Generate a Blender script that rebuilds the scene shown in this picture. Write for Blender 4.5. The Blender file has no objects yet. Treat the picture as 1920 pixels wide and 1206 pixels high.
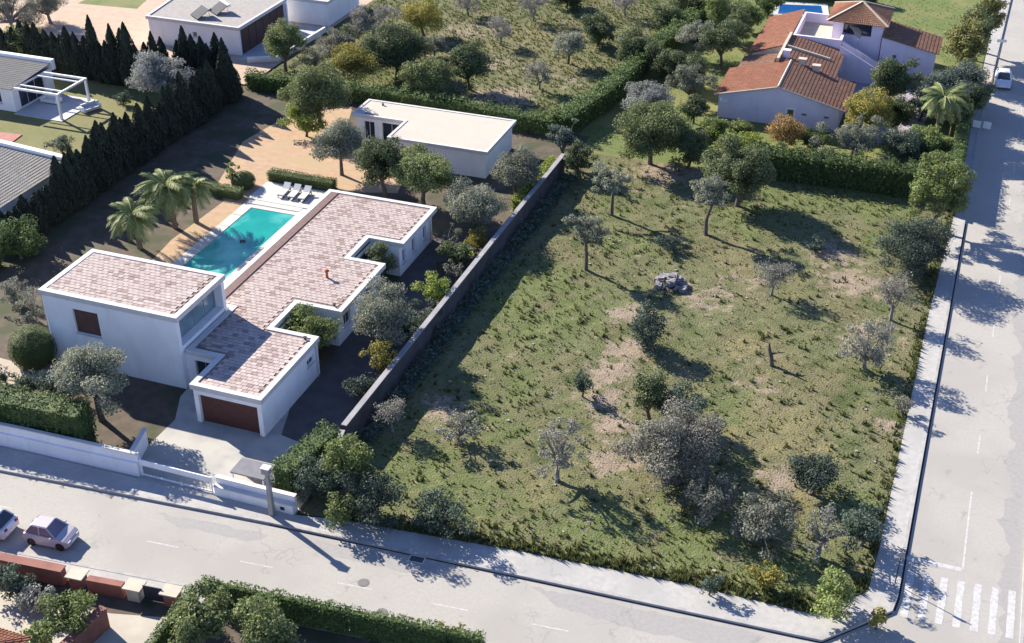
import bpy, math, random
import numpy as np
from mathutils import Vector
from mathutils.geometry import tessellate_polygon

# ------------------------------------------------------------------ camera, sky, sun, exposure
scene = bpy.context.scene
C = scene.collection
cam_data = bpy.data.cameras.new("camera")
cam_data.sensor_fit = 'HORIZONTAL'
cam_data.sensor_width = 36.0
cam_data.lens = 45.0
cam_data.clip_start = 0.5
cam_data.clip_end = 2000.0
cam = bpy.data.objects.new("camera", cam_data)
C.objects.link(cam)
cam.location = (49.464, -65.325, 54.5)
cam.rotation_euler = (math.radians(58.0), 0.0, math.radians(20.0))
scene.camera = cam

SUN_EL = math.radians(29.0)
SUN_AZ = math.radians(-23.5)          # the way shadows run, from +X towards +Y
sdir = Vector((math.cos(SUN_AZ) * math.cos(SUN_EL), math.sin(SUN_AZ) * math.cos(SUN_EL), -math.sin(SUN_EL)))

world = bpy.data.worlds.new("World")
scene.world = world
world.use_nodes = True
wn = world.node_tree.nodes
sky = wn.new('ShaderNodeTexSky')
sky.sky_type = 'NISHITA'
sky.sun_disc = False
sky.sun_elevation = SUN_EL
sky.sun_rotation = math.atan2(-sdir.x, -sdir.y)
sky.air_density = 1.0
sky.dust_density = 0.0
sky.ozone_density = 5.0
tint = wn.new('ShaderNodeMix')          # the clear winter sky is a touch more violet than the model
tint.data_type = 'RGBA'
tint.blend_type = 'MULTIPLY'
tint.inputs[0].default_value = 1.0
tint.inputs[7].default_value = (1.08, 0.95, 1.06, 1.0)
world.node_tree.links.new(sky.outputs[0], tint.inputs[6])
world.node_tree.links.new(tint.outputs[2], wn['Background'].inputs[0])
wn['Background'].inputs[1].default_value = 0.085

sun_data = bpy.data.lights.new("sun", 'SUN')
sun_data.energy = 5.0
sun_data.angle = math.radians(0.5)
sun_data.color = (1.0, 0.925, 0.785)
sun = bpy.data.objects.new("sun", sun_data)
C.objects.link(sun)
sun.rotation_euler = sdir.to_track_quat('-Z', 'Y').to_euler()
sun.location = (0, 0, 80)

vs = scene.view_settings
vs.view_transform = 'Standard'
vs.look = 'None'
vs.exposure = 1.36
vs.gamma = 1.0
vs.use_curve_mapping = False

# ------------------------------------------------------------------ helpers
rnd = random.Random(7)
ORG = {}


def tag(o, label=None, cat=None, group=None, kind=None):
    if label: o['label'] = label
    if cat: o['category'] = cat
    if group: o['group'] = group
    if kind: o['kind'] = kind
    return o


def thing(name, label, cat, loc=(0, 0, 0), rz=0.0, group=None, local=False):
    o = bpy.data.objects.new(name, None)
    o.empty_display_size = 0.3
    C.objects.link(o)
    o.location = loc
    o.rotation_euler = (0, 0, rz)
    ORG[o.name] = Vector((0, 0, 0)) if local else Vector(loc)
    return tag(o, label, cat, group)


def link(name, me, parent=None):
    o = bpy.data.objects.new(name, me)
    C.objects.link(o)
    if parent is not None:
        o.parent = parent
        ORG[o.name] = ORG.get(parent.name, Vector((0, 0, 0)))
    return o


def inside(poly, x, y):
    c = False
    n = len(poly)
    j = n - 1
    for i in range(n):
        xi, yi = poly[i]; xj, yj = poly[j]
        if (yi > y) != (yj > y) and x < (xj - xi) * (y - yi) / (yj - yi) + xi:
            c = not c
        j = i
    return c


def offset_line(pts, d, closed=False):
    """polyline shifted to its left by d, with mitred corners"""
    n = len(pts); out = []
    for i in range(n):
        p = Vector(pts[i])
        a = Vector(pts[i - 1]) if (i > 0 or closed) else None
        b = Vector(pts[(i + 1) % n]) if (i < n - 1 or closed) else None
        ns = []
        for s, e in ((a, p), (p, b)):
            if s is None or e is None: continue
            t = (e - s).normalized(); ns.append(Vector((-t.y, t.x)))
        if len(ns) == 1:
            q = p + ns[0] * d
        else:
            m = ns[0] + ns[1]
            k = m.dot(ns[0])
            q = p + m * (d / k if abs(k) > 0.2 else d)
        out.append((q.x, q.y))
    return out


class MB:
    def __init__(self):
        self.v = []; self.f = []; self.m = []; self.t = []

    def face(self, pts, m=0, t=0.5):
        i = len(self.v)
        self.v.extend([tuple(p) for p in pts])
        self.f.append(tuple(range(i, i + len(pts))))
        self.m.append(m); self.t.append(t)

    def hexa(self, c, m=0, t=0.5):
        """c: 4 bottom corners counter-clockwise then 4 top corners"""
        i = len(self.v)
        self.v.extend([tuple(p) for p in c])
        for q in ((3, 2, 1, 0), (4, 5, 6, 7), (0, 1, 5, 4), (1, 2, 6, 5), (2, 3, 7, 6), (3, 0, 4, 7)):
            self.f.append(tuple(i + k for k in q)); self.m.append(m); self.t.append(t)
        return self

    def box(self, x0, x1, y0, y1, z0, z1, m=0, t=0.5):
        return self.hexa([(x0, y0, z0), (x1, y0, z0), (x1, y1, z0), (x0, y1, z0),
                          (x0, y0, z1), (x1, y0, z1), (x1, y1, z1), (x0, y1, z1)], m, t)

    def rbox(self, cx, cy, sx, sy, z0, z1, rz, m=0, t=0.5):
        c, s = math.cos(rz), math.sin(rz)
        q = [(-sx, -sy), (sx, -sy), (sx, sy), (-sx, sy)]
        q = [(cx + (a * c - b * s) / 2, cy + (a * s + b * c) / 2) for a, b in q]
        return self.hexa([(x, y, z0) for x, y in q] + [(x, y, z1) for x, y in q], m, t)

    def beam(self, p, q, w, h, m=0, t=0.5):
        p = Vector(p); q = Vector(q); d = (q - p).normalized()
        up = Vector((0, 0, 1)) if abs(d.z) < 0.95 else Vector((0, 1, 0))
        s = d.cross(up).normalized(); u = s.cross(d)
        c = []
        for e in (p, q):
            for a, b in ((-1, -1), (1, -1), (1, 1), (-1, 1)):
                c.append(e + s * (a * w / 2) + u * (b * h / 2))
        return self.hexa(c, m, t)

    def flat(self, poly, z, m=0, t=0.5):
        i = len(self.v)
        self.v.extend([(x, y, z) for x, y in poly])
        for tri in tessellate_polygon([[Vector((x, y, 0)) for x, y in poly]]):
            a, b, c = [Vector(poly[k]) for k in tri]
            if (b - a).cross(c - a) < 0: tri = tri[::-1]
            self.f.append(tuple(i + k for k in tri)); self.m.append(m); self.t.append(t)
        return self

    def prism(self, poly, z0, z1, m=0, t=0.5, bottom=True):
        a = sum(poly[i][0] * poly[(i + 1) % len(poly)][1] - poly[(i + 1) % len(poly)][0] * poly[i][1] for i in range(len(poly)))
        if a < 0: poly = poly[::-1]
        self.flat(poly, z1, m, t)
        if bottom:
            n0 = len(self.f)
            self.flat(poly, z0, m, t)
            for k in range(n0, len(self.f)): self.f[k] = self.f[k][::-1]
        n = len(poly)
        for i in range(n):
            (x0, y0), (x1, y1) = poly[i], poly[(i + 1) % n]
            self.face([(x0, y0, z0), (x1, y1, z0), (x1, y1, z1), (x0, y0, z1)], m, t)
        return self

    def ring(self, poly, w, z0, z1, m=0, closed=True):
        """a rim that runs inside a closed counter-clockwise outline"""
        inn = offset_line(poly, w, True)
        n = len(poly)
        for i in range(n):
            j = (i + 1) % n
            a, b, c, d = poly[i], poly[j], inn[j], inn[i]
            self.face([(*a, z1), (*b, z1), (*c, z1), (*d, z1)], m)
            self.face([(*a, z0), (*b, z0), (*b, z1), (*a, z1)], m)
            self.face([(*c, z0), (*d, z0), (*d, z1), (*c, z1)], m)
            self.face([(*d, z0), (*c, z0), (*b, z0), (*a, z0)], m)
        return self

    def wall(self, pts, th, z0, z1, m=0):
        """a wall of one thickness along an open polyline"""
        L = offset_line(pts, th / 2); R = offset_line(pts, -th / 2)
        self.prism(R + L[::-1], z0, z1, m)
        return self

    def tube(self, pts, rad, n=6, m=0, t=0.5, cap=True):
        pts = [Vector(p) for p in pts]
        rings = []
        for i, p in enumerate(pts):
            a = pts[max(i - 1, 0)]; b = pts[min(i + 1, len(pts) - 1)]
            d = (b - a).normalized()
            ref = Vector((1, 0, 0)) if abs(d.x) < 0.8 else Vector((0, 1, 0))
            s = d.cross(ref).normalized(); u = d.cross(s)
            r = rad[i] if hasattr(rad, '__len__') else rad
            k = len(self.v)
            for j in range(n):
                an = 2 * math.pi * j / n
                self.v.append(tuple(p + s * (r * math.cos(an)) + u * (r * math.sin(an))))
            rings.append(k)
        for a, b in zip(rings, rings[1:]):
            for j in range(n):
                k = (j + 1) % n
                self.f.append((a + j, a + k, b + k, b + j)); self.m.append(m); self.t.append(t)
        if cap:
            self.f.append(tuple(rings[0] + j for j in range(n))[::-1]); self.m.append(m); self.t.append(t)
            self.f.append(tuple(rings[-1] + j for j in range(n))); self.m.append(m); self.t.append(t)
        return self

    def mesh(self, name, mats, org=None, tones=False):
        org = org or Vector((0, 0, 0))
        me = bpy.data.meshes.new(name)
        me.from_pydata([(x - org[0], y - org[1], z - org[2]) for x, y, z in self.v], [], self.f)
        if not isinstance(mats, (list, tuple)): mats = [mats]
        for mt in mats: me.materials.append(mt)
        if len(mats) > 1: me.polygons.foreach_set('material_index', self.m)
        if tones:
            a = me.attributes.new('tone', 'FLOAT', 'FACE'); a.data.foreach_set('value', self.t)
        me.update()
        return me

    def build(self, name, mats, parent=None, smooth=False, kind=None, tones=False):
        if parent is not None:
            org = ORG.get(parent.name, Vector((0, 0, 0)))
        else:
            xs = [p[0] for p in self.v]; ys = [p[1] for p in self.v]; zs = [p[2] for p in self.v]
            org = Vector(((min(xs) + max(xs)) / 2, (min(ys) + max(ys)) / 2, min(zs)))
        o = link(name, self.mesh(name, mats, org, tones), parent)
        if parent is None:
            o.location = org; ORG[o.name] = org
        if smooth:
            for p in o.data.polygons: p.use_smooth = True
        if kind: o['kind'] = kind
        return o


# ------------------------------------------------------------------ materials
MATS = {}


def mat(name, c1, c2=None, scale=1.5, rough=0.85, bump=0.0, bscale=20.0, detail=6.0, spec=0.3, metal=0.0, c3=None, s3=0.2, tone=False, rand=0.0, streak=None):
    """colour that wanders between c1 and c2 (fine) and c3 (coarse patches), in world metres"""
    m = bpy.data.materials.new(name); m.use_nodes = True
    nt = m.node_tree; N = nt.nodes; L = nt.links
    b = N['Principled BSDF']
    b.inputs['Roughness'].default_value = rough
    b.inputs['Metallic'].default_value = metal
    b.inputs['Specular IOR Level'].default_value = spec
    geo = N.new('ShaderNodeNewGeometry')

    def noise(sc, det, lo, hi):
        n = N.new('ShaderNodeTexNoise'); n.inputs['Scale'].default_value = sc; n.inputs['Detail'].default_value = det
        L.new(geo.outputs['Position'], n.inputs['Vector'])
        r = N.new('ShaderNodeMapRange'); r.inputs[1].default_value = lo; r.inputs[2].default_value = hi
        L.new(n.outputs['Fac'], r.inputs[0]); return r.outputs[0]

    def mix(f, a, c):
        x = N.new('ShaderNodeMix'); x.data_type = 'RGBA'
        if hasattr(f, 'is_output'): L.new(f, x.inputs[0])
        else: x.inputs[0].default_value = f
        for sock, val in ((x.inputs[6], a), (x.inputs[7], c)):
            if hasattr(val, 'is_output'): L.new(val, sock)
            else: sock.default_value = (*val, 1)
        return x.outputs[2]
    c2 = c2 or tuple(x * 0.82 for x in c1)
    if tone:
        at = N.new('ShaderNodeAttribute'); at.attribute_name = 'tone'
        col = mix(at.outputs['Fac'], c1, c2)
        col = mix(noise(scale, detail, 0.35, 0.65), col, mix(0.35, c1, c2))
    else:
        col = mix(noise(scale, detail, 0.35, 0.65), c1, c2)
    if c3: col = mix(noise(s3, 4.0, 0.45, 0.62), col, c3)
    if streak:                                   # rain streaks: noise stretched down the wall
        mp = N.new('ShaderNodeMapping'); mp.inputs['Scale'].default_value = (1.3, 1.3, 0.25); L.new(geo.outputs['Position'], mp.inputs['Vector'])
        n = N.new('ShaderNodeTexNoise'); n.inputs['Scale'].default_value = 1.0; n.inputs['Detail'].default_value = 6; L.new(mp.outputs[0], n.inputs['Vector'])
        r = N.new('ShaderNodeMapRange'); r.inputs[1].default_value = 0.52; r.inputs[2].default_value = 0.78; L.new(n.outputs['Fac'], r.inputs[0])
        col = mix(r.outputs[0], col, streak)
    if rand:
        oi = N.new('ShaderNodeObjectInfo')
        h = N.new('ShaderNodeHueSaturation'); L.new(col, h.inputs['Color'])
        r = N.new('ShaderNodeMapRange'); r.inputs[3].default_value = 1 - rand; r.inputs[4].default_value = 1 + rand
        L.new(oi.outputs['Random'], r.inputs[0]); L.new(r.outputs[0], h.inputs['Value']); col = h.outputs[0]
    L.new(col, b.inputs['Base Color'])
    if bump:
        n = N.new('ShaderNodeTexNoise'); n.inputs['Scale'].default_value = bscale; n.inputs['Detail'].default_value = 5
        L.new(geo.outputs['Position'], n.inputs['Vector'])
        bp = N.new('ShaderNodeBump'); bp.inputs['Strength'].default_value = bump; bp.inputs['Distance'].default_value = 0.05
        L.new(n.outputs['Fac'], bp.inputs['Height']); L.new(bp.outputs[0], b.inputs['Normal'])
    MATS[name] = m
    return m


def leafmat(name, dark, light, rough=0.6, trans=0.30):
    """foliage: leaf to leaf tone from the mesh, slow drift over the crown, a little light through the leaf"""
    m = mat(name, dark, light, scale=0.9, rough=rough, tone=True, spec=0.2, rand=0.18)
    nt = m.node_tree; N = nt.nodes; L = nt.links
    b = N['Principled BSDF']; out = N['Material Output']
    tr = N.new('ShaderNodeBsdfTranslucent')
    src = b.inputs['Base Color'].links[0].from_socket
    L.new(src, tr.inputs['Color'])
    mx = N.new('ShaderNodeMixShader'); mx.inputs[0].default_value = trans
    L.new(b.outputs[0], mx.inputs[1]); L.new(tr.outputs[0], mx.inputs[2]); L.new(mx.outputs[0], out.inputs[0])
    return m


def glassmat(name, c, rough=0.06):
    return mat(name, c, tuple(x * 0.7 for x in c), scale=0.6, rough=rough, spec=0.8)


asphalt = mat('asphalt', (0.374, 0.354, 0.326), (0.341, 0.322, 0.298), 5.0, 0.92, 0.35, 60, c3=(0.324, 0.306, 0.284), s3=0.16)


def wear(m, crack=(0.19, 0.185, 0.18), stain=(0.21, 0.20, 0.195)):
    """thin cracks that come and go, grit and a few drip stains"""
    nt = m.node_tree; N = nt.nodes; L = nt.links; b = N['Principled BSDF']
    col = b.inputs['Base Color'].links[0].from_socket
    geo = N.new('ShaderNodeNewGeometry')
    wob = N.new('ShaderNodeTexNoise'); wob.inputs['Scale'].default_value = 0.9; wob.inputs['Detail'].default_value = 5
    L.new(geo.outputs['Position'], wob.inputs['Vector'])
    sc = N.new('ShaderNodeVectorMath'); sc.operation = 'SCALE'; sc.inputs['Scale'].default_value = 2.2; L.new(wob.outputs['Color'], sc.inputs[0])
    ad = N.new('ShaderNodeVectorMath'); ad.operation = 'ADD'; L.new(geo.outputs['Position'], ad.inputs[0]); L.new(sc.outputs[0], ad.inputs[1])
    vo = N.new('ShaderNodeTexVoronoi'); vo.feature = 'DISTANCE_TO_EDGE'; vo.inputs['Scale'].default_value = 0.23; L.new(ad.outputs[0], vo.inputs['Vector'])
    r = N.new('ShaderNodeMapRange'); r.inputs[1].default_value = 0.006; r.inputs[2].default_value = 0.014; r.inputs[3].default_value = 1; r.inputs[4].default_value = 0
    L.new(vo.outputs['Distance'], r.inputs[0])
    ma = N.new('ShaderNodeTexNoise'); ma.inputs['Scale'].default_value = 0.25; L.new(geo.outputs['Position'], ma.inputs['Vector'])
    r2 = N.new('ShaderNodeMapRange'); r2.inputs[1].default_value = 0.5; r2.inputs[2].default_value = 0.62; r2.inputs[4].default_value = 0.38; L.new(ma.outputs['Fac'], r2.inputs[0])
    mu = N.new('ShaderNodeMath'); mu.operation = 'MULTIPLY'; L.new(r.outputs[0], mu.inputs[0]); L.new(r2.outputs[0], mu.inputs[1])
    x = N.new('ShaderNodeMix'); x.data_type = 'RGBA'; L.new(mu.outputs[0], x.inputs[0]); L.new(col, x.inputs[6]); x.inputs[7].default_value = (*crack, 1)
    sn = N.new('ShaderNodeTexNoise'); sn.inputs['Scale'].default_value = 1.1; sn.inputs['Detail'].default_value = 7; L.new(geo.outputs['Position'], sn.inputs['Vector'])
    r3 = N.new('ShaderNodeMapRange'); r3.inputs[1].default_value = 0.64; r3.inputs[2].default_value = 0.76; r3.inputs[4].default_value = 0.5; L.new(sn.outputs['Fac'], r3.inputs[0])
    y = N.new('ShaderNodeMix'); y.data_type = 'RGBA'; L.new(r3.outputs[0], y.inputs[0]); L.new(x.outputs[2], y.inputs[6]); y.inputs[7].default_value = (*stain, 1)
    L.new(y.outputs[2], b.inputs['Base Color'])


wear(asphalt)
asphalt_dark = mat('asphalt_repair', (0.315, 0.302, 0.292), (0.285, 0.274, 0.266), 4.0, 0.92, 0.35, 60)
wear(asphalt_dark)
pave_m = mat('pavement_concrete', (0.40, 0.387, 0.37), (0.345, 0.333, 0.32), 3.0, 0.9, 0.2, 30, c3=(0.33, 0.32, 0.31), s3=0.3)
wear(pave_m, (0.22, 0.215, 0.21), (0.27, 0.26, 0.25))
kerb_m = mat('kerb_stone', (0.38, 0.37, 0.36), (0.30, 0.29, 0.29), 2.0, 0.9, 0.2, 30)
paint_m = mat('road_paint', (0.50, 0.49, 0.485), (0.36, 0.352, 0.35), 3.5, 0.85)
white_m = mat('white_render', (0.84, 0.83, 0.83), (0.78, 0.77, 0.77), 0.8, 0.85, 0.05, 25, streak=(0.72, 0.705, 0.695))
coping_m = mat('white_coping', (0.58, 0.56, 0.55), (0.50, 0.48, 0.47), 1.2, 0.8)
cream_roof = mat('cream_membrane', (0.455, 0.415, 0.36), (0.425, 0.385, 0.335), 0.7, 0.9, c3=(0.46, 0.405, 0.34), s3=0.35)
gravel_roof = mat('gravel_roof', (0.34, 0.31, 0.29), (0.27, 0.25, 0.24), 3.0, 0.95, 0.4, 40)
roof_bed = mat('roof_mortar', (0.19, 0.13, 0.11), (0.30, 0.235, 0.21), 2.2, 0.95)
tile_a = mat('tile_cream', (0.445, 0.375, 0.35), (0.41, 0.34, 0.312), 4.0, 0.9, rand=0.10)
tile_b = mat('tile_pink', (0.42, 0.34, 0.318), (0.385, 0.305, 0.283), 4.0, 0.9, rand=0.12)
tile_c = mat('tile_brown', (0.31, 0.235, 0.212), (0.265, 0.195, 0.175), 4.0, 0.9, rand=0.14)
brown_strip = mat('brown_tile_strip', (0.17, 0.105, 0.095), (0.13, 0.08, 0.075), 3.0, 0.8)
clay_m = mat('clay_tiles', (0.19, 0.075, 0.045), (0.33, 0.15, 0.09), 0.8, 0.9, tone=True)
clay_old = mat('weathered_clay_tiles', (0.165, 0.085, 0.058), (0.30, 0.165, 0.11), 0.8, 0.9, tone=True)
grey_tile = mat('grey_tiles', (0.24, 0.225, 0.20), (0.34, 0.32, 0.285), 0.8, 0.9, tone=True)
lilac_m = mat('lilac_render', (0.71, 0.645, 0.745), (0.66, 0.595, 0.69), 0.8, 0.85, 0.05, 25, streak=(0.60, 0.54, 0.63))
sandstone_m = mat('pale_stone', (0.50, 0.44, 0.36), (0.44, 0.38, 0.31), 1.5, 0.9)
wood_door = mat('red_brown_door', (0.105, 0.040, 0.032), (0.085, 0.033, 0.028), 2.0, 0.55)
brown_dark = mat('dark_brown_panel', (0.075, 0.040, 0.035), (0.06, 0.032, 0.03), 2.0, 0.5)
shutter_m = mat('brown_shutter', (0.13, 0.065, 0.055), (0.10, 0.05, 0.045), 2.0, 0.6)
glass_m = glassmat('dark_glass', (0.03, 0.04, 0.055))
glass_b = glassmat('blue_glass', (0.20, 0.30, 0.34), 0.1)
metal_m = mat('grey_metal', (0.32, 0.32, 0.33), (0.26, 0.26, 0.27), 3.0, 0.5, metal=0.3)
black_m = mat('black_iron', (0.02, 0.02, 0.022), (0.03, 0.03, 0.03), 3.0, 0.6)
iron_m = mat('cast_iron', (0.13, 0.125, 0.12), (0.17, 0.16, 0.155), 6.0, 0.7)
orange_m = mat('orange_clay', (0.50, 0.13, 0.05), (0.42, 0.11, 0.045), 3.0, 0.7)
terracotta = mat('terracotta_render', (0.27, 0.115, 0.09), (0.20, 0.085, 0.07), 1.2, 0.85)
sand_m = mat('sandy_ground', (0.42, 0.285, 0.185), (0.35, 0.235, 0.155), 1.4, 0.95, 0.35, 14, c3=(0.37, 0.27, 0.165), s3=0.3)
soil_m = mat('shaded_garden_soil', (0.085, 0.066, 0.052), (0.115, 0.09, 0.068), 1.2, 0.95, 0.4, 12, c3=(0.055, 0.062, 0.032), s3=0.35)  # soil darkened further, garden shade is put into the colour
lawn_m = mat('lawn_grass', (0.125, 0.155, 0.045), (0.095, 0.125, 0.037), 2.4, 0.95, 0.5, 22, c3=(0.165, 0.165, 0.06), s3=0.22)
drive_m = mat('driveway_concrete', (0.36, 0.35, 0.33), (0.31, 0.30, 0.285), 1.0, 0.9, c3=(0.40, 0.385, 0.35), s3=0.4)
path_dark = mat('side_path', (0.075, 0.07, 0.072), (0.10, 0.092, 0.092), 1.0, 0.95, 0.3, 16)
terrace_m = mat('white_terrace', (0.50, 0.485, 0.46), (0.45, 0.435, 0.41), 1.0, 0.85)
joint_m = mat('dark_joint', (0.09, 0.08, 0.075), (0.06, 0.055, 0.05), 2.0, 0.95)
terrain_m = mat('distant_terrain', (0.13, 0.13, 0.065), (0.20, 0.17, 0.10), 0.3, 0.95, 0.4, 4)
bark_m = mat('tree_bark', (0.085, 0.07, 0.06), (0.13, 0.11, 0.095), 6.0, 0.95)
bark_grey = mat('grey_bark', (0.16, 0.15, 0.14), (0.23, 0.22, 0.205), 6.0, 0.95)
palm_bark = mat('palm_bark', (0.13, 0.10, 0.075), (0.19, 0.15, 0.11), 8.0, 0.95)
car_white = mat('white_car_paint', (0.62, 0.63, 0.66), (0.58, 0.59, 0.62), 1.0, 0.25, spec=0.6)
pink_glass = glassmat('lilac_glass', (0.17, 0.14, 0.20), 0.15)
car_pink = mat('pale_lilac_car_paint', (0.43, 0.39, 0.43), (0.40, 0.36, 0.40), 1.0, 0.3, spec=0.6)
tyre_m = mat('tyre_rubber', (0.02, 0.02, 0.02), (0.03, 0.03, 0.03), 5, 0.9)
cushion_m = mat('lounger_fabric', (0.62, 0.61, 0.60), (0.56, 0.55, 0.55), 2, 0.9)
panel_m = mat('solar_glass', (0.025, 0.03, 0.05), (0.035, 0.04, 0.06), 1.0, 0.7, spec=0.1)
solar_back = mat('panel_frame', (0.16, 0.16, 0.18), (0.13, 0.13, 0.15), 2.0, 0.6)
rubble_m = mat('grey_rubble', (0.28, 0.26, 0.27), (0.20, 0.185, 0.19), 3.0, 0.95, 0.5, 10)

L_OLIVE = leafmat('olive_leaves', (0.159, 0.172, 0.128), (0.360, 0.370, 0.273))
L_CAROB = leafmat('carob_leaves', (0.069, 0.091, 0.048), (0.205, 0.244, 0.108))
L_CAROBL = leafmat('light_carob_leaves', (0.098, 0.127, 0.052), (0.321, 0.360, 0.146))
L_DARK = leafmat('dark_shrub_leaves', (0.055, 0.083, 0.065), (0.146, 0.186, 0.133))
L_GREY = leafmat('grey_shrub_leaves', (0.138, 0.146, 0.117), (0.351, 0.351, 0.273))
L_GREEN = leafmat('green_leaves', (0.100, 0.146, 0.046), (0.360, 0.399, 0.146))
L_BRIGHT = leafmat('bright_leaves', (0.130, 0.187, 0.035), (0.488, 0.527, 0.121))
L_YELLOW = leafmat('yellow_leaves', (0.187, 0.179, 0.047), (0.463, 0.397, 0.098))
L_AUTUMN = leafmat('autumn_leaves', (0.244, 0.155, 0.057), (0.566, 0.390, 0.156))
L_BLUE = leafmat('blue_green_leaves', (0.100, 0.134, 0.114), (0.264, 0.312, 0.254))
L_SILVER = leafmat('silver_flowering_leaves', (0.086, 0.107, 0.081), (0.598, 0.582, 0.568))
L_CYPRESS = leafmat('cypress_foliage', (0.018, 0.026, 0.018), (0.067, 0.081, 0.052), trans=0.06)
L_HEDGE = leafmat('hedge_leaves', (0.044, 0.078, 0.030), (0.209, 0.273, 0.091))
L_CLIP = leafmat('clipped_hedge_leaves', (0.090, 0.117, 0.048), (0.205, 0.254, 0.101))
L_IVY = leafmat('ivy_leaves', (0.085, 0.108, 0.033), (0.410, 0.370, 0.146))
L_PALM = leafmat('palm_fronds', (0.122, 0.155, 0.057), (0.370, 0.410, 0.166))
L_TWIG = leafmat('grey_twig_leaves', (0.203, 0.195, 0.172), (0.337, 0.321, 0.277))
L_GREYC = leafmat('grey_green_crown', (0.193, 0.188, 0.155), (0.362, 0.346, 0.282))
L_GRASS = leafmat('wild_grass', (0.090, 0.118, 0.036), (0.235, 0.225, 0.095))
# ------------------------------------------------------------------ the setting
def sheet(name, poly, z, m):
    o = MB().flat(poly, z).build(name, m, kind='structure')
    return o


def lerp_line(pts, x):
    if x <= pts[0][0]: return pts[0][1]
    for (x0, y0), (x1, y1) in zip(pts, pts[1:]):
        if x <= x1: return y0 + (y1 - y0) * (x - x0) / (x1 - x0)
    return pts[-1][1]


sheet('terrain', [(-600, -600), (600, -600), (600, 700), (-600, 700)], -0.06, terrain_m)

KERB = [(-70, -17.1), (-6, -13.2), (13.4, -11.75), (31, -10.8), (46.6, -10.0), (48.2, -9.9), (51.75, -6.1), (51.93, -4.8), (52.8, 46.6), (53.0, 70), (53.9, 94), (56, 150)]
LOTEDGE = [(-70, -14.2), (-6, -10.95), (14.6, -10.5), (17.8, -9.9), (30, -8.75), (40, -8.1), (47.4, -8.0), (50.2, -5.0), (50.4, -1), (51.0, 29), (51.7, 46.5), (51.9, 70), (52.6, 94), (54, 150)]
SK = [(-70, -24.2), (-1.3, -19.6), (12.2, -18.3), (29, -16.7), (51.6, -14.4)]
front_road = sheet('road', KERB[:7] + [(51.6, -14.4)] + SK[-2::-1], 0.0, asphalt)
EAST = [(58.4, -60), (58.9, 0), (59.8, 50), (60.9, 94), (63, 150)]
side_road = sheet('road', [(51.3, -60), (51.6, -14.4), (51.75, -6.1), (51.93, -4.8), (52.8, 46.6), (53.0, 70), (53.9, 94), (56, 150)] + EAST[::-1], 0.0, asphalt)
# pavements with kerbs
inner = offset_line(KERB, 0.2)
sheet('pavement', inner + LOTEDGE[::-1], 0.15, pave_m)
kb = MB(); kb.prism(KERB + offset_line(KERB, 0.215)[::-1], -0.05, 0.175); kb.build('kerb', kerb_m, kind='structure')
eb = offset_line(EAST, -0.2)
MB().prism(EAST + eb[::-1], -0.05, 0.17).build('kerb', kerb_m, kind='structure')
sheet('pavement', offset_line(EAST, -0.19) + [(90, 150), (90, -60)], 0.15, mat('pink_pavement', (0.42, 0.34, 0.33), (0.36, 0.29, 0.285), 2.0, 0.9, 0.2, 20))
sk2 = offset_line(SK, -1.5)
MB().prism(SK + offset_line(SK, -0.2)[::-1], -0.05, 0.13).build('kerb', kerb_m, kind='structure')
sheet('pavement', offset_line(SK, -0.19) + sk2[::-1], 0.11, pave_m)


def mark(road, name, poly, z=0.006, m=paint_m):
    return MB().flat(poly, z).build(name, m, road)


def bar(cx, cy, L, W, ang):
    c, s = math.cos(ang), math.sin(ang)
    return [(cx + a * L / 2 * c - b * W / 2 * s, cy + a * L / 2 * s + b * W / 2 * c) for a, b in ((-1, -1), (1, -1), (1, 1), (-1, 1))]


def worn_bar(cx, cy, L, W, ang, n=7):
    c, s = math.cos(ang), math.sin(ang)
    top = []; bot = []
    for i in range(n + 1):
        a = -L / 2 + L * i / n
        for lst, sg in ((top, 1), (bot, -1)):
            b = sg * (W / 2 - rnd.random() * W * 0.10); aa = a + rnd.uniform(-.02, .02) * L / n
            lst.append((cx + aa * c - b * s, cy + aa * s + b * c))
    return bot + top[::-1]


A90 = math.radians(89.0)
for i in range(7):
    mark(side_road, 'crossing_stripe', worn_bar(52.45 + i * 0.98, -4.2 + 0.06 * i, 4.1, 0.47, A90), 0.006)
mark(side_road, 'stop_line', worn_bar(53.75, -0.95, 3.3, 0.38, math.radians(0.5)), 0.006)
mark(side_road, 'lane_line', worn_bar(55.48, 3.1, 7.9, 0.14, math.radians(89.2)), 0.006)
for w0 in range(12, 120, 8):
    uu = 55.45 + (w0 + 1) * 0.0205
    mark(side_road, 'lane_dash', worn_bar(uu, w0 + 0.6, 2.3, 0.12, math.radians(89)), 0.006)
fa = math.atan2(1.9, 24)
for i, (u0, w0) in enumerate(((27.1, -14.6), (33.2, -14.15), (21.0, -14.95), (14.5, -15.3), (39.5, -13.7), (45.6, -13.3), (-4.2, -16.2), (8.0, -15.7))):
    mark(front_road, 'lane_dash', worn_bar(u0, w0, 2.2, 0.11, fa), 0.006)
def ragged(poly, step=0.5, amp=0.13):
    out = []
    for (x0, y0), (x1, y1) in zip(poly, poly[1:] + poly[:1]):
        n = max(1, int(math.hypot(x1 - x0, y1 - y0) / step))
        for k in range(n):
            out.append((x0 + (x1 - x0) * k / n + rnd.uniform(-amp, amp), y0 + (y1 - y0) * k / n + rnd.uniform(-amp, amp)))
    return out


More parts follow.
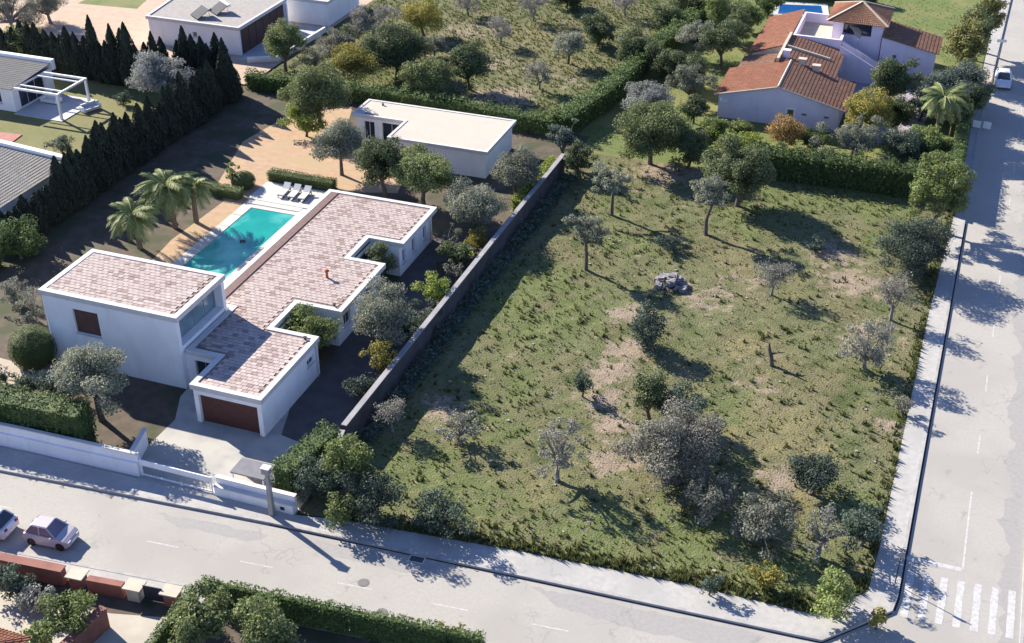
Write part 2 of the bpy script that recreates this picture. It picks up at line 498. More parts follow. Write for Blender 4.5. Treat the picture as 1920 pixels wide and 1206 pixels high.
for poly in ([(31, -11.3), (45, -10.5), (44, -12.0), (38, -12.6), (33, -12.4)], [(16, -12.1), (25, -11.6), (24.5, -12.6), (18, -13.2)], [(6, -13.2), (14, -12.6), (13, -13.6), (8, -13.9)]):
    mark(front_road, 'asphalt_patch', ragged(poly), 0.003, asphalt_dark)
rg = random.Random(3)
pp = [(57.6, w + 0.0) for w in range(-8, 60, 3)]
pe = [(lerp_line([(w, u) for u, w in EAST], w) - 0.02, w) for u, w in pp]
mark(side_road, 'asphalt_patch', [(u + rg.uniform(-.3, .3) + .25 * math.sin(w), w) for u, w in [(57.7, -8 + .6 * k) for k in range(112)]] + pe[::-1], 0.003, asphalt_dark)
circ = [(57.4 + 2.2 * math.cos(a * 0.2), 83.2 + 2.4 * math.sin(a * 0.2)) for a in range(32)]
mark(side_road, 'asphalt_patch', circ, 0.0035, asphalt_dark)

kerb_strip_m = mat('near_black_strip', (0.022, 0.022, 0.026), (0.035, 0.034, 0.036), 4.0, 0.9)  # near-black strip on the road beside the kerb
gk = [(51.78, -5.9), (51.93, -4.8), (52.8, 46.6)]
mark(side_road, 'kerb_strip', gk + offset_line(gk, -0.13)[::-1], 0.004, kerb_strip_m)
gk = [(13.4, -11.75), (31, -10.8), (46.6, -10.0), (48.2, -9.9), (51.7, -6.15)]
mark(front_road, 'kerb_strip', gk + offset_line(gk, -0.09)[::-1], 0.005, kerb_strip_m)
# lots: each sheet a few millimetres above the one below
sheet('garden_ground', [(-30, -10.9), (14.9, -10.45), (14.9, 53.5), (-27, 53.5), (-27, 8), (-30, 8)], 0.100, soil_m)
sheet('sand_yard', [(-18.5, 40), (-15.5, 29.5), (-13.2, 27.4), (-13.6, 19), (-13, 14.2), (-10.5, 15), (-10.5, 33.4), (-2, 33.4), (1.5, 34.5), (0.5, 38.5), (-4, 41), (-9, 44), (-12, 52.5), (-17.5, 47)], 0.104, sand_m)  # sand stops where its sunlit part ends; darker soil beyond stands for shade
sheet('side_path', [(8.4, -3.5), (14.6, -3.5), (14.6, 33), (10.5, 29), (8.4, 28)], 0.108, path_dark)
driveway = sheet('driveway', [(2.9, -10.75), (14.6, -10.5), (14.5, -4.2), (9.6, -3.2), (8.6, 0), (0.3, 0.2), (0.4, -1.6), (1.6, -4.2), (1.5, -8.6)], 0.113, drive_m)
sheet('garden_path', [(-18, -3.8), (-13.2, -4.2), (-9.6, -3.2), (-6.2, -2.6), (-6.2, -1.1), (-11, -1.1), (-13, -2.0), (-18, -1.8)], 0.109, mat('pale_path', (0.42, 0.36, 0.28), (0.36, 0.30, 0.24), 1.0, 0.9))
sheet('garden_path', [(-12.8, -8.2), (-10.6, -8.2), (-12.2, -4.2), (-13.2, -4.25)], 0.1115, MATS['pale_path'])
sheet('neighbour_lawn', [(-110, 5), (-27.02, 5), (-27.02, 52), (-110, 52)], 0.096, mat('mown_grass', (0.15, 0.155, 0.055), (0.125, 0.13, 0.048), 2.0, 0.95, 0.3, 24, c3=(0.19, 0.165, 0.08), s3=0.12))
sheet('sand_court', [(-110, 52.02), (-26, 54.02), (-25.5, 95), (-45, 120), (-110, 120)], 0.102, mat('court_sand', (0.44, 0.33, 0.25), (0.39, 0.29, 0.22), 1.0, 0.95))
sheet('lawn_patch', [(-62, 71.8), (-53.3, 72.6), (-54.6, 78), (-62, 78)], 0.107, lawn_m)
sheet('terrace', [(-31.1, 60.5), (-26.6, 62), (-25.8, 74.4), (-33, 74.4), (-33, 62.2), (-31.1, 62.2)], 0.108, mat('terrace_tiles', (0.42, 0.43, 0.44), (0.37, 0.38, 0.40), 1.4, 0.6))
sheet('villa_lawn', [(13.6, 54), (13.6, 49.6), (51.65, 49.6), (51.85, 70), (52.5, 94), (53.9, 149), (16, 149), (17.5, 88), (15, 74)], 0.094, lawn_m)
sheet('patio', [(42.5, 62), (46.8, 62), (48.2, 80), (39.0, 79), (38.6, 70)], 0.106, mat('lilac_paving', (0.33, 0.30, 0.33), (0.28, 0.25, 0.28), 1.2, 0.9))
sheet('street_apron', [(50.4, 80.5), (53.4, 79.5), (53.7, 87), (50.4, 87.5)], 0.158, mat('apron_stone', (0.43, 0.37, 0.30), (0.38, 0.32, 0.26), 1.4, 0.9))
sheet('south_garden', [(-70, -26.2)] + [(u, w) for u, w in sk2[1:]] + [(51.2, -60), (-70, -60)], 0.100, soil_m)
sheet('south_yard', [(-8, -26), (2, -22.5), (8.6, -22.0), (13.3, -20.8), (12.8, -27), (-8, -32)], 0.105, mat('yard_paving', (0.44, 0.40, 0.34), (0.37, 0.335, 0.29), 0.8, 0.9))

# --- rough ground of the two open plots
def plotmat():
    m = bpy.data.materials.new('wild_ground'); m.use_nodes = True
    nt = m.node_tree; N = nt.nodes; L = nt.links; b = N['Principled BSDF']
    b.inputs['Roughness'].default_value = 0.97; b.inputs['Specular IOR Level'].default_value = 0.1
    geo = N.new('ShaderNodeNewGeometry')

    def noise(sc, det, lo, hi):
        n = N.new('ShaderNodeTexNoise'); n.inputs['Scale'].default_value = sc; n.inputs['Detail'].default_value = det
        n.inputs['Roughness'].default_value = 0.65
        L.new(geo.outputs['Position'], n.inputs['Vector'])
        r = N.new('ShaderNodeMapRange'); r.inputs[1].default_value = lo; r.inputs[2].default_value = hi
        L.new(n.outputs['Fac'], r.inputs[0]); return r.outputs[0]

    def mix(f, a, c):
        x = N.new('ShaderNodeMix'); x.data_type = 'RGBA'; L.new(f, x.inputs[0])
        for sock, val in ((x.inputs[6], a), (x.inputs[7], c)):
            if hasattr(val, 'is_output'): L.new(val, sock)
            else: sock.default_value = (*val, 1)
        return x.outputs[2]

    def attr(n):
        a = N.new('ShaderNodeAttribute'); a.attribute_name = n; return a.outputs['Fac']

    def edge(a, sc, lo, hi):
        """break the soft rim of a painted patch with noise"""
        n = noise(sc, 5.0, 0.3, 0.7)
        s = N.new('ShaderNodeMath'); s.operation = 'ADD'; L.new(a, s.inputs[0]); L.new(n, s.inputs[1])
        r = N.new('ShaderNodeMapRange'); r.inputs[1].default_value = lo; r.inputs[2].default_value = hi
        L.new(s.outputs[0], r.inputs[0]); return r.outputs[0]
    grass = mix(noise(1.1, 8, 0.35, 0.65), (0.104, 0.120, 0.052), (0.150, 0.152, 0.084))
    lush = mix(noise(1.6, 8, 0.35, 0.65), (0.094, 0.118, 0.044), (0.142, 0.160, 0.068))
    dry = mix(noise(1.6, 8, 0.35, 0.65), (0.195, 0.172, 0.088), (0.155, 0.142, 0.076))
    dirt = mix(noise(2.2, 8, 0.35, 0.65), (0.30, 0.235, 0.18), (0.225, 0.182, 0.138))
    grass = mix(noise(0.16, 6, 0.40, 0.62), grass, (0.150, 0.135, 0.075))
    grass = mix(noise(0.31, 6, 0.50, 0.66), grass, (0.075, 0.095, 0.036))
    col = mix(edge(attr('dry'), 0.5, 0.75, 1.15), grass, dry)
    col = mix(edge(attr('lush'), 0.5, 0.75, 1.15), col, lush)
    col = mix(edge(attr('dirt'), 0.9, 0.78, 1.12), col, dirt)
    col = mix(noise(0.55, 10, 0.61, 0.72), col, (0.25, 0.21, 0.14))
    col = mix(noise(2.6, 6, 0.60, 0.74), col, (0.235, 0.22, 0.14))
    col = mix(noise(3.4, 5, 0.60, 0.68), col, (0.055, 0.060, 0.030))
    L.new(col, b.inputs['Base Color'])
    n = N.new('ShaderNodeTexNoise'); n.inputs['Scale'].default_value = 7; n.inputs['Detail'].default_value = 8
    L.new(geo.outputs['Position'], n.inputs['Vector'])
    bp = N.new('ShaderNodeBump'); bp.inputs['Strength'].default_value = 0.9; bp.inputs['Distance'].default_value = 0.12
    L.new(n.outputs['Fac'], bp.inputs['Height']); L.new(bp.outputs[0], b.inputs['Normal'])
    return m


wild_m = plotmat()
nprng = np.random.default_rng(11)


def blob(U, W, spots):
    a = np.zeros_like(U)
    for u, w, r, k in spots:
        a = np.maximum(a, k * np.exp(-(((U - u) ** 2 + (W - w) ** 2) / (r * r))))
    return a


DIRT = [(28.2, 20.8, 1.8, .8), (29.7, 15.5, 1.7, .95), (29.2, 12.3, 2.0, .9), (29.6, 9.0, 2.0, .8), (31.0, 6.0, 2.0, .75), (33.6, 3.6, 2.0, .8), (32.0, 1.5, 1.7, .8), (42.2, 36.4, 2.6, .8), (44.6, 32.2, 3.2, .8), (24.5, 48.0, 3.0, .9), (19.1, 3.5, 1.5, .9), (43.6, 4.0, 2.0, .7), (33.5, 25.5, 3.0, .55), (36, 29, 3, .4), (47, 24, 3, .5), (40, 14, 3, .35), (49.5, 12, 1.5, .5),
        (3.3, 61.0, 3.5, .8), (-9.0, 79.5, 3.5, .6), (1.1, 60.3, 3, .7), (-2, 70, 4, .5), (8, 67, 3, .4)]
LUSH = [(20, 24, 4, .8), (24, 18, 4, .75), (22, 4, 4, .7), (34, 40, 4, .7), (37, 45, 4, .9), (46, 40, 3, .7), (25, 33, 4, .6), (33, -5.5, 4, .8), (24, -6, 4, .8), (48, 3, 2.5, .6), (38, 11, 3, .6), (18.5, 19.5, 3.5, .9), (21.5, 15.5, 3.0, .8), (20.7, -3.5, 3.5, .9), (18.0, -3.5, 2.5, .9), (39.1, -4.5, 4.0, .9), (45.5, -5.6, 3.5, 1), (40.0, 48.2, 3.5, 1), (44.6, 47.4, 3.5, 1), (34, 47.8, 3, .9), (48.5, -6.5, 2.2, 1), (25, 23, 3, .6), (26, -5, 4, .6), (-14, 62, 4, .7), (9, 62, 4, .6), (-4, 66, 4, .5), (22, 38, 3, .5), (23, 10, 3, .5)]
DRY = [(41.9, 9.7, 4.0, 1), (38.1, 19.4, 3.0, .8), (28.2, -2.8, 2.6, .8), (44.3, 7.5, 2.6, .9), (43.5, 1.1, 3.0, .8), (34, -7, 6, .6), (26, -7.4, 3, .6), (36, 33, 4, .6), (0, 80, 8, .6), (-8, 70, 6, .5), (4, 74, 5, .5)]


def hgt(U, W):
    return 0.05 * np.sin(U * 1.3 + 0.7 * W) * np.cos(W * 1.1 - 0.4 * U) + 0.04 * np.sin(U * 3.1) * np.sin(W * 2.7 + 1)


def plot_grid(name, ulo, uhi, wlo, whi, nu, nw, z):
    s = np.linspace(0, 1, nu + 1); t = np.linspace(0, 1, nw + 1)
    U = np.zeros((nw + 1, nu + 1)); W = np.zeros_like(U)
    for j, tt in enumerate(t):
        for i, ss in enumerate(s):
            u = ulo(0) + (uhi(0) - ulo(0)) * ss
            for _ in range(2):
                w = wlo(u) + (whi(u) - wlo(u)) * tt
                u = ulo(w) + (uhi(w) - ulo(w)) * ss
            U[j, i] = u; W[j, i] = w
    Z = z + hgt(U, W) * np.minimum(1, 12 * np.minimum(np.minimum(s, 1 - s)[None, :], np.minimum(t, 1 - t)[:, None]))
    v = np.stack([U, W, Z], -1).reshape(-1, 3)
    idx = np.arange((nu + 1) * (nw + 1)).reshape(nw + 1, nu + 1)
    f = np.stack([idx[:-1, :-1], idx[:-1, 1:], idx[1:, 1:], idx[1:, :-1]], -1).reshape(-1, 4)
    me = bpy.data.meshes.new(name); me.from_pydata(v.tolist(), [], f.tolist())
    for nm, sp in (('dirt', DIRT), ('lush', LUSH), ('dry', DRY)):
        a = me.attributes.new(nm, 'FLOAT', 'POINT'); a.data.foreach_set('value', blob(U, W, sp).astype(np.float32).ravel())
    me.materials.append(wild_m)
    o = link(name, me); o['kind'] = 'structure'
    for p in me.polygons: p.use_smooth = True
    return o


LOTR = [(-9, 50.2), (-5, 50.2), (-1, 50.4), (29, 51.0), (46.5, 51.65), (60, 51.7)]
LOTB = [(14, -10.4), (17.8, -9.85), (30, -8.7), (40, -8.05), (47.4, -7.95), (50.2, -4.9), (60, -4.9)]
plot_grid('plot_ground', lambda w: 14.9, lambda w: lerp_line(LOTR, w), lambda u: lerp_line(LOTB, u), lambda u: 49.6, 90, 150, 0.13)
plot_grid('field_ground', lambda w: -25.5, lambda w: 13.4 + max(0, (w - 54) * 0.13), lambda u: 53.55, lambda u: 120.0, 80, 130, 0.13)

# --- swimming pools
pool = MB(); pool.flat([(-10, 14.4), (-5.4, 14.4), (-5.4, 26.9), (-10, 26.9)], 0.155)
water_m = mat('pool_water', (0.006, 0.225, 0.195), (0.012, 0.265, 0.23), 0.5, 0.04, 0.22, 2.2, c3=(0.11, 0.43, 0.38), s3=0.2, spec=0.35)
pool.build('pool_water', water_m, kind='structure')
deck = MB()
deck.box(-5.4, -1.9, 13.6, 28.3, 0.05, 0.20); deck.box(-10.0, -5.4, 26.9, 27.5, 0.05, 0.20)
deck.box(-10.0, -5.4, 13.6, 14.4, 0.05, 0.20); deck.box(-11.3, -2.0, 28.42, 32.3, 0.05, 0.24); deck.box(-11.1, -5.4, 27.62, 28.38, 0.05, 0.22)
deck = deck.build('pool_deck', terrace_m, kind='structure')
w = 13.6
slab = MB().box(-0.53, 0.53, 0, 2.26, -0.12, 0.0)
slab_me = slab.mesh('slab', terrace_m)
while w < 26.2:
    o = link('slab', slab_me, deck); o.location = Vector((-10.55, w, 0.20 + rnd.uniform(-.006, .006))) - ORG[deck.name]; w += 2.32
MB().box(-11.15, -9.95, 13.5, 27.6, 0.0, 0.13).build('slab_bed', joint_m, deck)
blue = mat('blue_pool_water', (0.012, 0.075, 0.24), (0.015, 0.09, 0.28), 0.5, 0.05, 0.1, 2.0)
MB().flat([(26.4, 99.2), (32.0, 100.8), (31.2, 104.4), (26.0, 103.2)], 0.20).build('pool_water', blue, kind='structure')
MB().prism([(25.5, 98.2), (32.9, 100.2), (31.9, 105.5), (25.2, 104.2)], 0.02, 0.19).build('pool_deck', terrace_m, kind='structure')
MB().flat([(-47, 29.5), (-41.9, 30.6), (-43.0, 32.6), (-47, 32.2)], 0.20).build('pool_water', mat('pale_pool_water', (0.35, 0.47, 0.48), (0.42, 0.5, 0.5), 1, 0.1), kind='structure')
MB().prism([(-47, 29), (-40.6, 30.6), (-41.0, 33.5), (-47, 32.9)], 0.02, 0.18).build('pool_deck', mat('red_pool_paving', (0.36, 0.15, 0.12), (0.30, 0.12, 0.10), 1.2, 0.8), kind='structure')
# ------------------------------------------------------------------ buildings
def frame_of(p0, p1):
    p0 = Vector(p0); p1 = Vector(p1); L = (p1 - p0).length
    e = (p1 - p0) / L; n = Vector((e.y, -e.x))

    def at(a, d, z):
        q = p0 + e * a + n * d
        return (q.x, q.y, z)
    return at, L


def skin(mb, p0, p1, z0, z1, holes=(), depth=0.18, m=0):
    """one outer wall face with real openings and their reveals; holes: (a0,a1,z0,z1)"""
    at, L = frame_of(p0, p1)
    xs = sorted({0, L} | {h[0] for h in holes} | {h[1] for h in holes})
    zs = sorted({z0, z1} | {h[2] for h in holes} | {h[3] for h in holes})
    for a, b in zip(xs, xs[1:]):
        for c, d in zip(zs, zs[1:]):
            if any(h[0] <= a + 1e-4 and b <= h[1] + 1e-4 and h[2] <= c + 1e-4 and d <= h[3] + 1e-4 for h in holes): continue
            mb.face([at(a, 0, c), at(b, 0, c), at(b, 0, d), at(a, 0, d)], m)
    for a, b, c, d in holes:
        k = -depth
        mb.face([at(a, 0, c), at(a, 0, d), at(a, k, d), at(a, k, c)], m)
        mb.face([at(b, 0, d), at(b, 0, c), at(b, k, c), at(b, k, d)], m)
        mb.face([at(a, 0, d), at(b, 0, d), at(b, k, d), at(a, k, d)], m)
        mb.face([at(b, 0, c), at(a, 0, c), at(a, k, c), at(b, k, c)], m)


def abox(mb, at, a0, a1, d0, d1, z0, z1, m=0):
    mb.hexa([at(a0, d1, z0), at(a1, d1, z0), at(a1, d0, z0), at(a0, d0, z0),
             at(a0, d1, z1), at(a1, d1, z1), at(a1, d0, z1), at(a0, d0, z1)], m)


def window(parent, p0, p1, hole, depth=0.18, frame=coping_m, pane=glass_m, split=2, sill=True, fw=0.07, name='window'):
    at, L = frame_of(p0, p1); a, b, c, d = hole
    k = -depth
    f = MB()
    abox(f, at, a, b, k + 0.002, k + 0.05, c, c + fw); abox(f, at, a, b, k + 0.002, k + 0.05, d - fw, d)
    abox(f, at, a, a + fw, k + 0.002, k + 0.05, c + fw, d - fw); abox(f, at, b - fw, b, k + 0.002, k + 0.05, c + fw, d - fw)
    o = f.build(name, frame, parent)
    w = (b - a - 2 * fw) / split
    for i in range(split):
        x0 = a + fw + i * w
        q = MB(); q.face([at(x0 + .015, k + 0.02, c + fw), at(x0 + w - .015, k + 0.02, c + fw), at(x0 + w - .015, k + 0.02, d - fw), at(x0 + .015, k + 0.02, d - fw)])
        q.build('pane', pane, o)
    if split > 1:
        for i in range(1, split):
            q = MB()
            x0 = a + fw + i * w
            abox(q, at, x0 - .03, x0 + .03, k + 0.004, k + 0.045, c + fw, d - fw)
            q.build('mullion', frame, o)
    if sill:
        q = MB(); abox(q, at, a - 0.06, b + 0.06, -0.02, 0.09, c - 0.07, c - 0.002); q.build('sill', coping_m, o)
    return o


def slats(parent, name, p0, p1, a0, a1, z0, z1, d, n, m, gap=0.012):
    """a panel of horizontal boards, each board its own object"""
    at, L = frame_of(p0, p1)
    h = (z1 - z0) / n
    root = MB(); root.face([at(a0, d - 0.03, z0), at(a1, d - 0.03, z0), at(a1, d - 0.03, z1), at(a0, d - 0.03, z1)])
    r = root.build(name, black_m, parent)
    for i in range(n):
        q = MB(); abox(q, at, a0 + 0.005, a1 - 0.005, d - 0.02, d, z0 + i * h + gap / 2, z0 + (i + 1) * h - gap / 2)
        q.build('plank', m, r)
    return r


# ---- the modern villa
Z1, Z2 = 3.30, 6.25
villa = thing('villa', 'modern white villa with pink tiled flat roofs, and a two-storey block', 'house', (0, 0, 0.1))
T = [(-11.4, -0.7), (0.45, -0.7), (0.45, 6.0), (-11.4, 6.0)]
tw = MB()
tin = [(-11.25, -0.6), (0.30, -0.6), (0.30, 5.9), (-11.25, 5.9)]
front_hole = (2.55, 4.75, 3.1, 5.2)
skin(tw, tin[0], tin[1], 0.0, Z2 - 0.2, [front_hole], 0.22)
side_hole = (0.35, 6.1, Z1 + 0.35, Z2 - 0.30)
skin(tw, tin[1], tin[2], 0.0, Z2 - 0.2, [side_hole], 0.75)
skin(tw, tin[2], tin[3], 0.0, Z2 - 0.2); skin(tw, tin[3], tin[0], 0.0, Z2 - 0.2)
tw = tw.build('upper_wall', white_m, villa)
wn_ = window(villa, tin[0], tin[1], front_hole, 0.22, shutter_m, shutter_m, 1)
slats(villa, 'shutter', tin[0], tin[1], front_hole[0] + .07, front_hole[1] - .07, front_hole[2] + 0.3, front_hole[3] - .07, -0.165, 9, shutter_m)
window(villa, tin[1], tin[2], side_hole, 0.75, metal_m, glass_b, 4, sill=False, fw=0.09)
at, L = frame_of(tin[1], tin[2])
cu = MB(); abox(cu, at, 3.4, 6.0, -0.95, -0.85, Z1 + .4, Z2 - .4); cu.build('curtain', brown_dark, villa)


def tiled_roof(parent, name, poly, ztop, hole=None, strip=None):
    """flat roof slab with white coping; returns (roof, spots for the tiles)"""
    slabp = offset_line(poly, 0.05, True)
    r = MB().prism(slabp, ztop - 0.30, ztop).build(name, roof_bed, parent)
    cp = MB().ring(poly, 0.42, ztop - 0.32, ztop + 0.085).build('coping', coping_m, r)
    inn = offset_line(poly, 0.45, True)
    spots = []
    us = [p[0] for p in inn]; ws = [p[1] for p in inn]
    sx, sy = 0.46, 0.36
    w = min(ws) + 0.02; row = 0
    while w + sy < max(ws) + 0.3:
        u = min(us) - (0.23 if row % 2 else 0.0)
        while u < max(us):
            u0 = max(u, min(us)); u1 = min(u + sx - 0.03, max(us))
            if u1 - u0 > 0.2:
                cs = [(u0, w), (u1, w), (u1, w + sy - 0.045), (u0, w + sy - 0.045)]
                cm = ((u0 + u1) / 2, w + sy / 2)
                if all(inside(inn, *c) for c in cs) and not (strip and u0 < strip):
                    spots.append((u0, u1, w, w + sy - 0.045, ztop))
            u += sx
        w += sy; row += 1
    return r, spots


M = [(3.1, -3.95), (8.8, -3.95), (8.8, 4.7), (5.0, 4.7), (5.0, 8.4), (8.8, 8.4), (8.8, 16.4), (5.6, 16.4), (5.6, 19.95), (8.8, 19.95), (8.8, 27.15), (-1.75, 27.15), (-1.75, 6.05), (0.47, 6.05), (0.47, -0.2), (3.1, -0.2)]
upper_roof, sp1 = tiled_roof(villa, 'upper_roof', T, Z2)
main_roof, sp2 = tiled_roof(villa, 'main_roof', M, Z1, strip=-0.55)
MB().box(-1.36, -0.62, 6.45, 26.75, Z1 + 0.002, Z1 + 0.07).build('edge_strip', brown_strip, main_roof)
allsp = [(s, upper_roof) for s in sp1] + [(s, main_roof) for s in sp2]
cpos = Vector(cam.location)
allsp.sort(key=lambda q: (Vector((q[0][0], q[0][2], q[0][4])) - cpos).length)
TM = [tile_a, tile_a, tile_b, tile_b, tile_a, tile_c]
tile_cache = {}
rest = {upper_roof.name: MB(), main_roof.name: MB()}
for i, ((u0, u1, w0, w1, z), roof) in enumerate(allsp):
    k = rnd.choices(range(3), (5, 4, 1.5))[0]
    mt = (tile_a, tile_b, tile_c)[k]
    dz = rnd.uniform(0.035, 0.06)
    if i < 300:
        key = (round(u1 - u0, 2), k)
        if key not in tile_cache:
            q = MB().box(0, u1 - u0, 0, w1 - w0, 0.0, 0.05); tile_cache[key] = q.mesh('tile', mt)
        o = link('tile', tile_cache[key], roof)
        o.location = Vector((u0, w0, z + 0.003 + rnd.uniform(0, .012))) - ORG[roof.name]
        o.rotation_euler = (rnd.uniform(-.012, .012), rnd.uniform(-.012, .012), rnd.uniform(-.02, .02))
    else:
        rest[roof.name].box(u0 + rnd.uniform(-.01, .01), u1 + rnd.uniform(-.01, .01), w0, w1, z + 0.003, z + dz, k)
for roof in (upper_roof, main_roof):
    if rest[roof.name].v:
        rest[roof.name].build('tile_field', [tile_a, tile_b, tile_c], roof, kind='stuff')

ml = MB()
Wl = [(3.25, -3.8), (8.65, -3.8), (8.65, 4.6), (5.15, 4.6), (5.15, 8.5), (8.3, 8.5), (8.3, 16.3), (5.75, 16.3), (5.75, 20.05), (8.3, 20.05), (8.3, 27.0), (-1.6, 27.0), (-1.6, 5.95), (0.29, 5.95), (0.29, -0.05), (3.25, -0.05)]
zt = Z1 - 0.31
holes = {0: [(0.35, 5.05, 0.1, 2.55)], 1: [(6.6, 7.7, 1.7, 2.3)], 5: [(1.0, 2.2, 1.2, 2.3), (4.5, 6.2, 0.2, 2.4)], 7: [(0.4, 3.3, 0.2, 2.6)], 9: [(0.6, 1.2, 1.0, 2.3), (2.6, 3.2, 1.0, 2.3), (5.0, 5.6, 1.0, 2.3)], 3: [(0.5, 3.4, 0.2, 2.6)], 11: [(1.0, 5.5, 0.2, 2.6), (7.0, 12.0, 0.2, 2.6), (13.5, 19.5, 0.2, 2.6)], 14: [(0.7, 2.3, 0.1, 2.5)]}
for i in range(len(Wl)):
    skin(ml, Wl[i], Wl[(i + 1) % len(Wl)], 0.0, zt, holes.get(i, []), 0.3 if i == 0 else 0.2)
ml.build('main_wall', white_m, villa)
for i, hs in holes.items():
    if i == 0: continue
    for h in hs:
        window(villa, Wl[i], Wl[(i + 1) % len(Wl)], h, 0.2, metal_m if h[2] < 0.5 else coping_m, glass_m, 3 if h[1] - h[0] > 2.5 else 2 if h[1] - h[0] > 1 else 1, sill=h[2] > 0.5)
slats(villa, 'garage_door', Wl[0], Wl[1], 0.37, 5.03, 0.11, 2.54, -0.24, 10, wood_door, 0.008)
for (u_, w_, z_) in ((-11.2, -0.68, Z2 - .35), (8.73, 4.2, Z1 - .35), (8.38, 26.5, Z1 - .35)):
    MB().tube([(u_, w_, 0.1), (u_, w_, z_)], 0.045, 8).build('drain_pipe', coping_m, villa)
# chimney vents
v = thing('roof_vent', 'small orange clay vent on the villa main roof', 'roof vent', (5.35, 12.75, Z1 + 0.06))
MB().tube([(5.35, 12.75, Z1 + .06), (5.35, 12.75, Z1 + .62)], 0.11, 10).build('pipe', orange_m, v)
MB().tube([(5.35, 12.75, Z1 + .62), (5.35, 12.75, Z1 + .66), (5.35, 12.75, Z1 + .82)], [0.12, 0.24, 0.10], 10).build('cap', orange_m, v)
for (uu, ww), lb in (((8.0, 4.0), 'small dark roof vent above the garage wall'), ((7.9, 9.0), 'small dark roof vent near the lower courtyard')):
    v = thing('roof_vent', lb, 'roof vent', (uu, ww, Z1 + .06))
    MB().tube([(uu, ww, Z1 + .06), (uu, ww, Z1 + .26)], 0.08, 8).build('pipe', black_m, v)
    MB().tube([(uu, ww, Z1 + .26), (uu, ww, Z1 + .30)], 0.16, 8).build('cap', black_m, v)


# ---- plain flat-roofed houses
def flat_house(name, label, poly, ztop, roofm, wallm=white_m, inset=0.15, cop=0.30, rise=0.12, holes=None, cat='house', pane=glass_m, frame=coping_m):
    cx = sum(p[0] for p in poly) / len(poly); cy = sum(p[1] for p in poly) / len(poly)
    h = thing(name, label, cat, (cx, cy, 0.1))
    wl = offset_line(poly, inset, True)
    b = MB()
    for i in range(len(wl)):
        skin(b, wl[i], wl[(i + 1) % len(wl)], 0.0, ztop - 0.26, (holes or {}).get(i, []), 0.2)
    b.build('wall', wallm, h)
    for i, hs in (holes or {}).items():
        for q in hs: window(h, wl[i], wl[(i + 1) % len(wl)], q, 0.2, frame, pane, 3 if q[1] - q[0] > 2.5 else 1 if q[1] - q[0] < 1 else 2, sill=q[2] > 0.5)
    r = MB().prism(offset_line(poly, 0.05, True), ztop - 0.25, ztop).build('roof', roofm, h)
    MB().ring(poly, cop, ztop - 0.27, ztop + rise).build('coping', coping_m, r)
    return h, r


PH = [(-2.0, 40.0), (8.6, 40.0), (8.6, 48.3), (-7.9, 48.3), (-7.9, 44.2), (-2.0, 44.2)]
ph, phr = flat_house('pool_house', 'long low white pool house with a cream flat roof behind the villa', PH, 3.05, cream_roof, inset=0.35, cop=0.28, rise=0.06,
                     holes={4: [(0.8, 2.0, 0.2, 2.3), (2.8, 5.0, 0.2, 2.4)], 0: [(1.0, 2.6, 0.9, 2.2)]})
MB().tube([(-5.8, 47.3, 3.05), (-5.8, 47.3, 3.3)], 0.12, 8).build('vent', iron_m, phr)
MB().box(-6.6, -5.2, 44.65, 44.85, 3.052, 3.13).build('roof_hatch', iron_m, phr)
TL = [(-44.2, 61.8), (-31.3, 61.8), (-31.3, 73.6), (-45.6, 73.6)]
tl, tlr = flat_house('flat_roofed_house', 'white flat-roofed house with a dark panelled side and panels on its roof', TL, 3.5, gravel_roof, inset=0.2, cop=0.3,
                     holes={0: [(6.1, 6.7, 1.7, 2.3)]})
at, L = frame_of((-31.5, 62.2), (-31.5, 73.2))
b = MB(); abox(b, at, 0.2, 10.6, 0.01, 0.06, 0.15, 3.1); sp_ = b.build('side_panel', brown_dark, tl)
for i in range(1, 6):
    q = MB(); abox(q, at, 0.2 + i * 1.73 - .02, 0.2 + i * 1.73 + .02, 0.062, 0.09, 0.15, 3.1); q.build('mullion', black_m, sp_)
b = MB(); b.box(-31.35, -31.1, 73.0, 73.25, 0.1, 3.23); b.build('pillar', white_m, tl)
for k, (uu, ww) in enumerate(((-37.9, 64.0), (-36.6, 66.2))):
    p = thing('solar_panel', ('front dark solar collector on the gravel roof of the flat-roofed house', 'rear dark solar collector on the gravel roof of the flat-roofed house')[k], 'solar panel', (uu, ww, 3.5), math.radians(-35), 'solar collectors', True)
    q = MB(); q.hexa([(-1.1, -0.8, .10), (1.1, -0.8, .10), (1.1, 0.8, .95), (-1.1, 0.8, .95), (-1.1, -0.8, .18), (1.1, -0.8, .18), (1.1, 0.8, 1.05), (-1.1, 0.8, 1.05)])
    q.build('collector', panel_m, p)
    q = MB(); q.beam((-1.1, .75, 0), (-1.1, .75, .95), .05, .05); q.beam((1.1, .75, 0), (1.1, .75, .95), .05, .05); q.build('stand', metal_m, p)
    MB().tube([(-1.15, .95, 1.0), (1.15, .95, 1.0)], 0.2, 10).build('tank', white_m if k else solar_back, p)
an, anr = flat_house('annexe', 'white annexe wall in shade beyond the terrace at the top edge', [(-35.5, 75.0), (-26.3, 75.0), (-26.3, 84), (-35.5, 84)], 3.2, gravel_roof, inset=0.1)
w1 = thing('low_wall', 'low white wall edging the terrace of the flat-roofed house', 'wall', (-26.8, 68, 0.1))
MB().wall([(-29.6, 60.2), (-26.5, 61.8), (-25.9, 73.0)], 0.25, 0.1, 0.75).build('wall', white_m, w1)

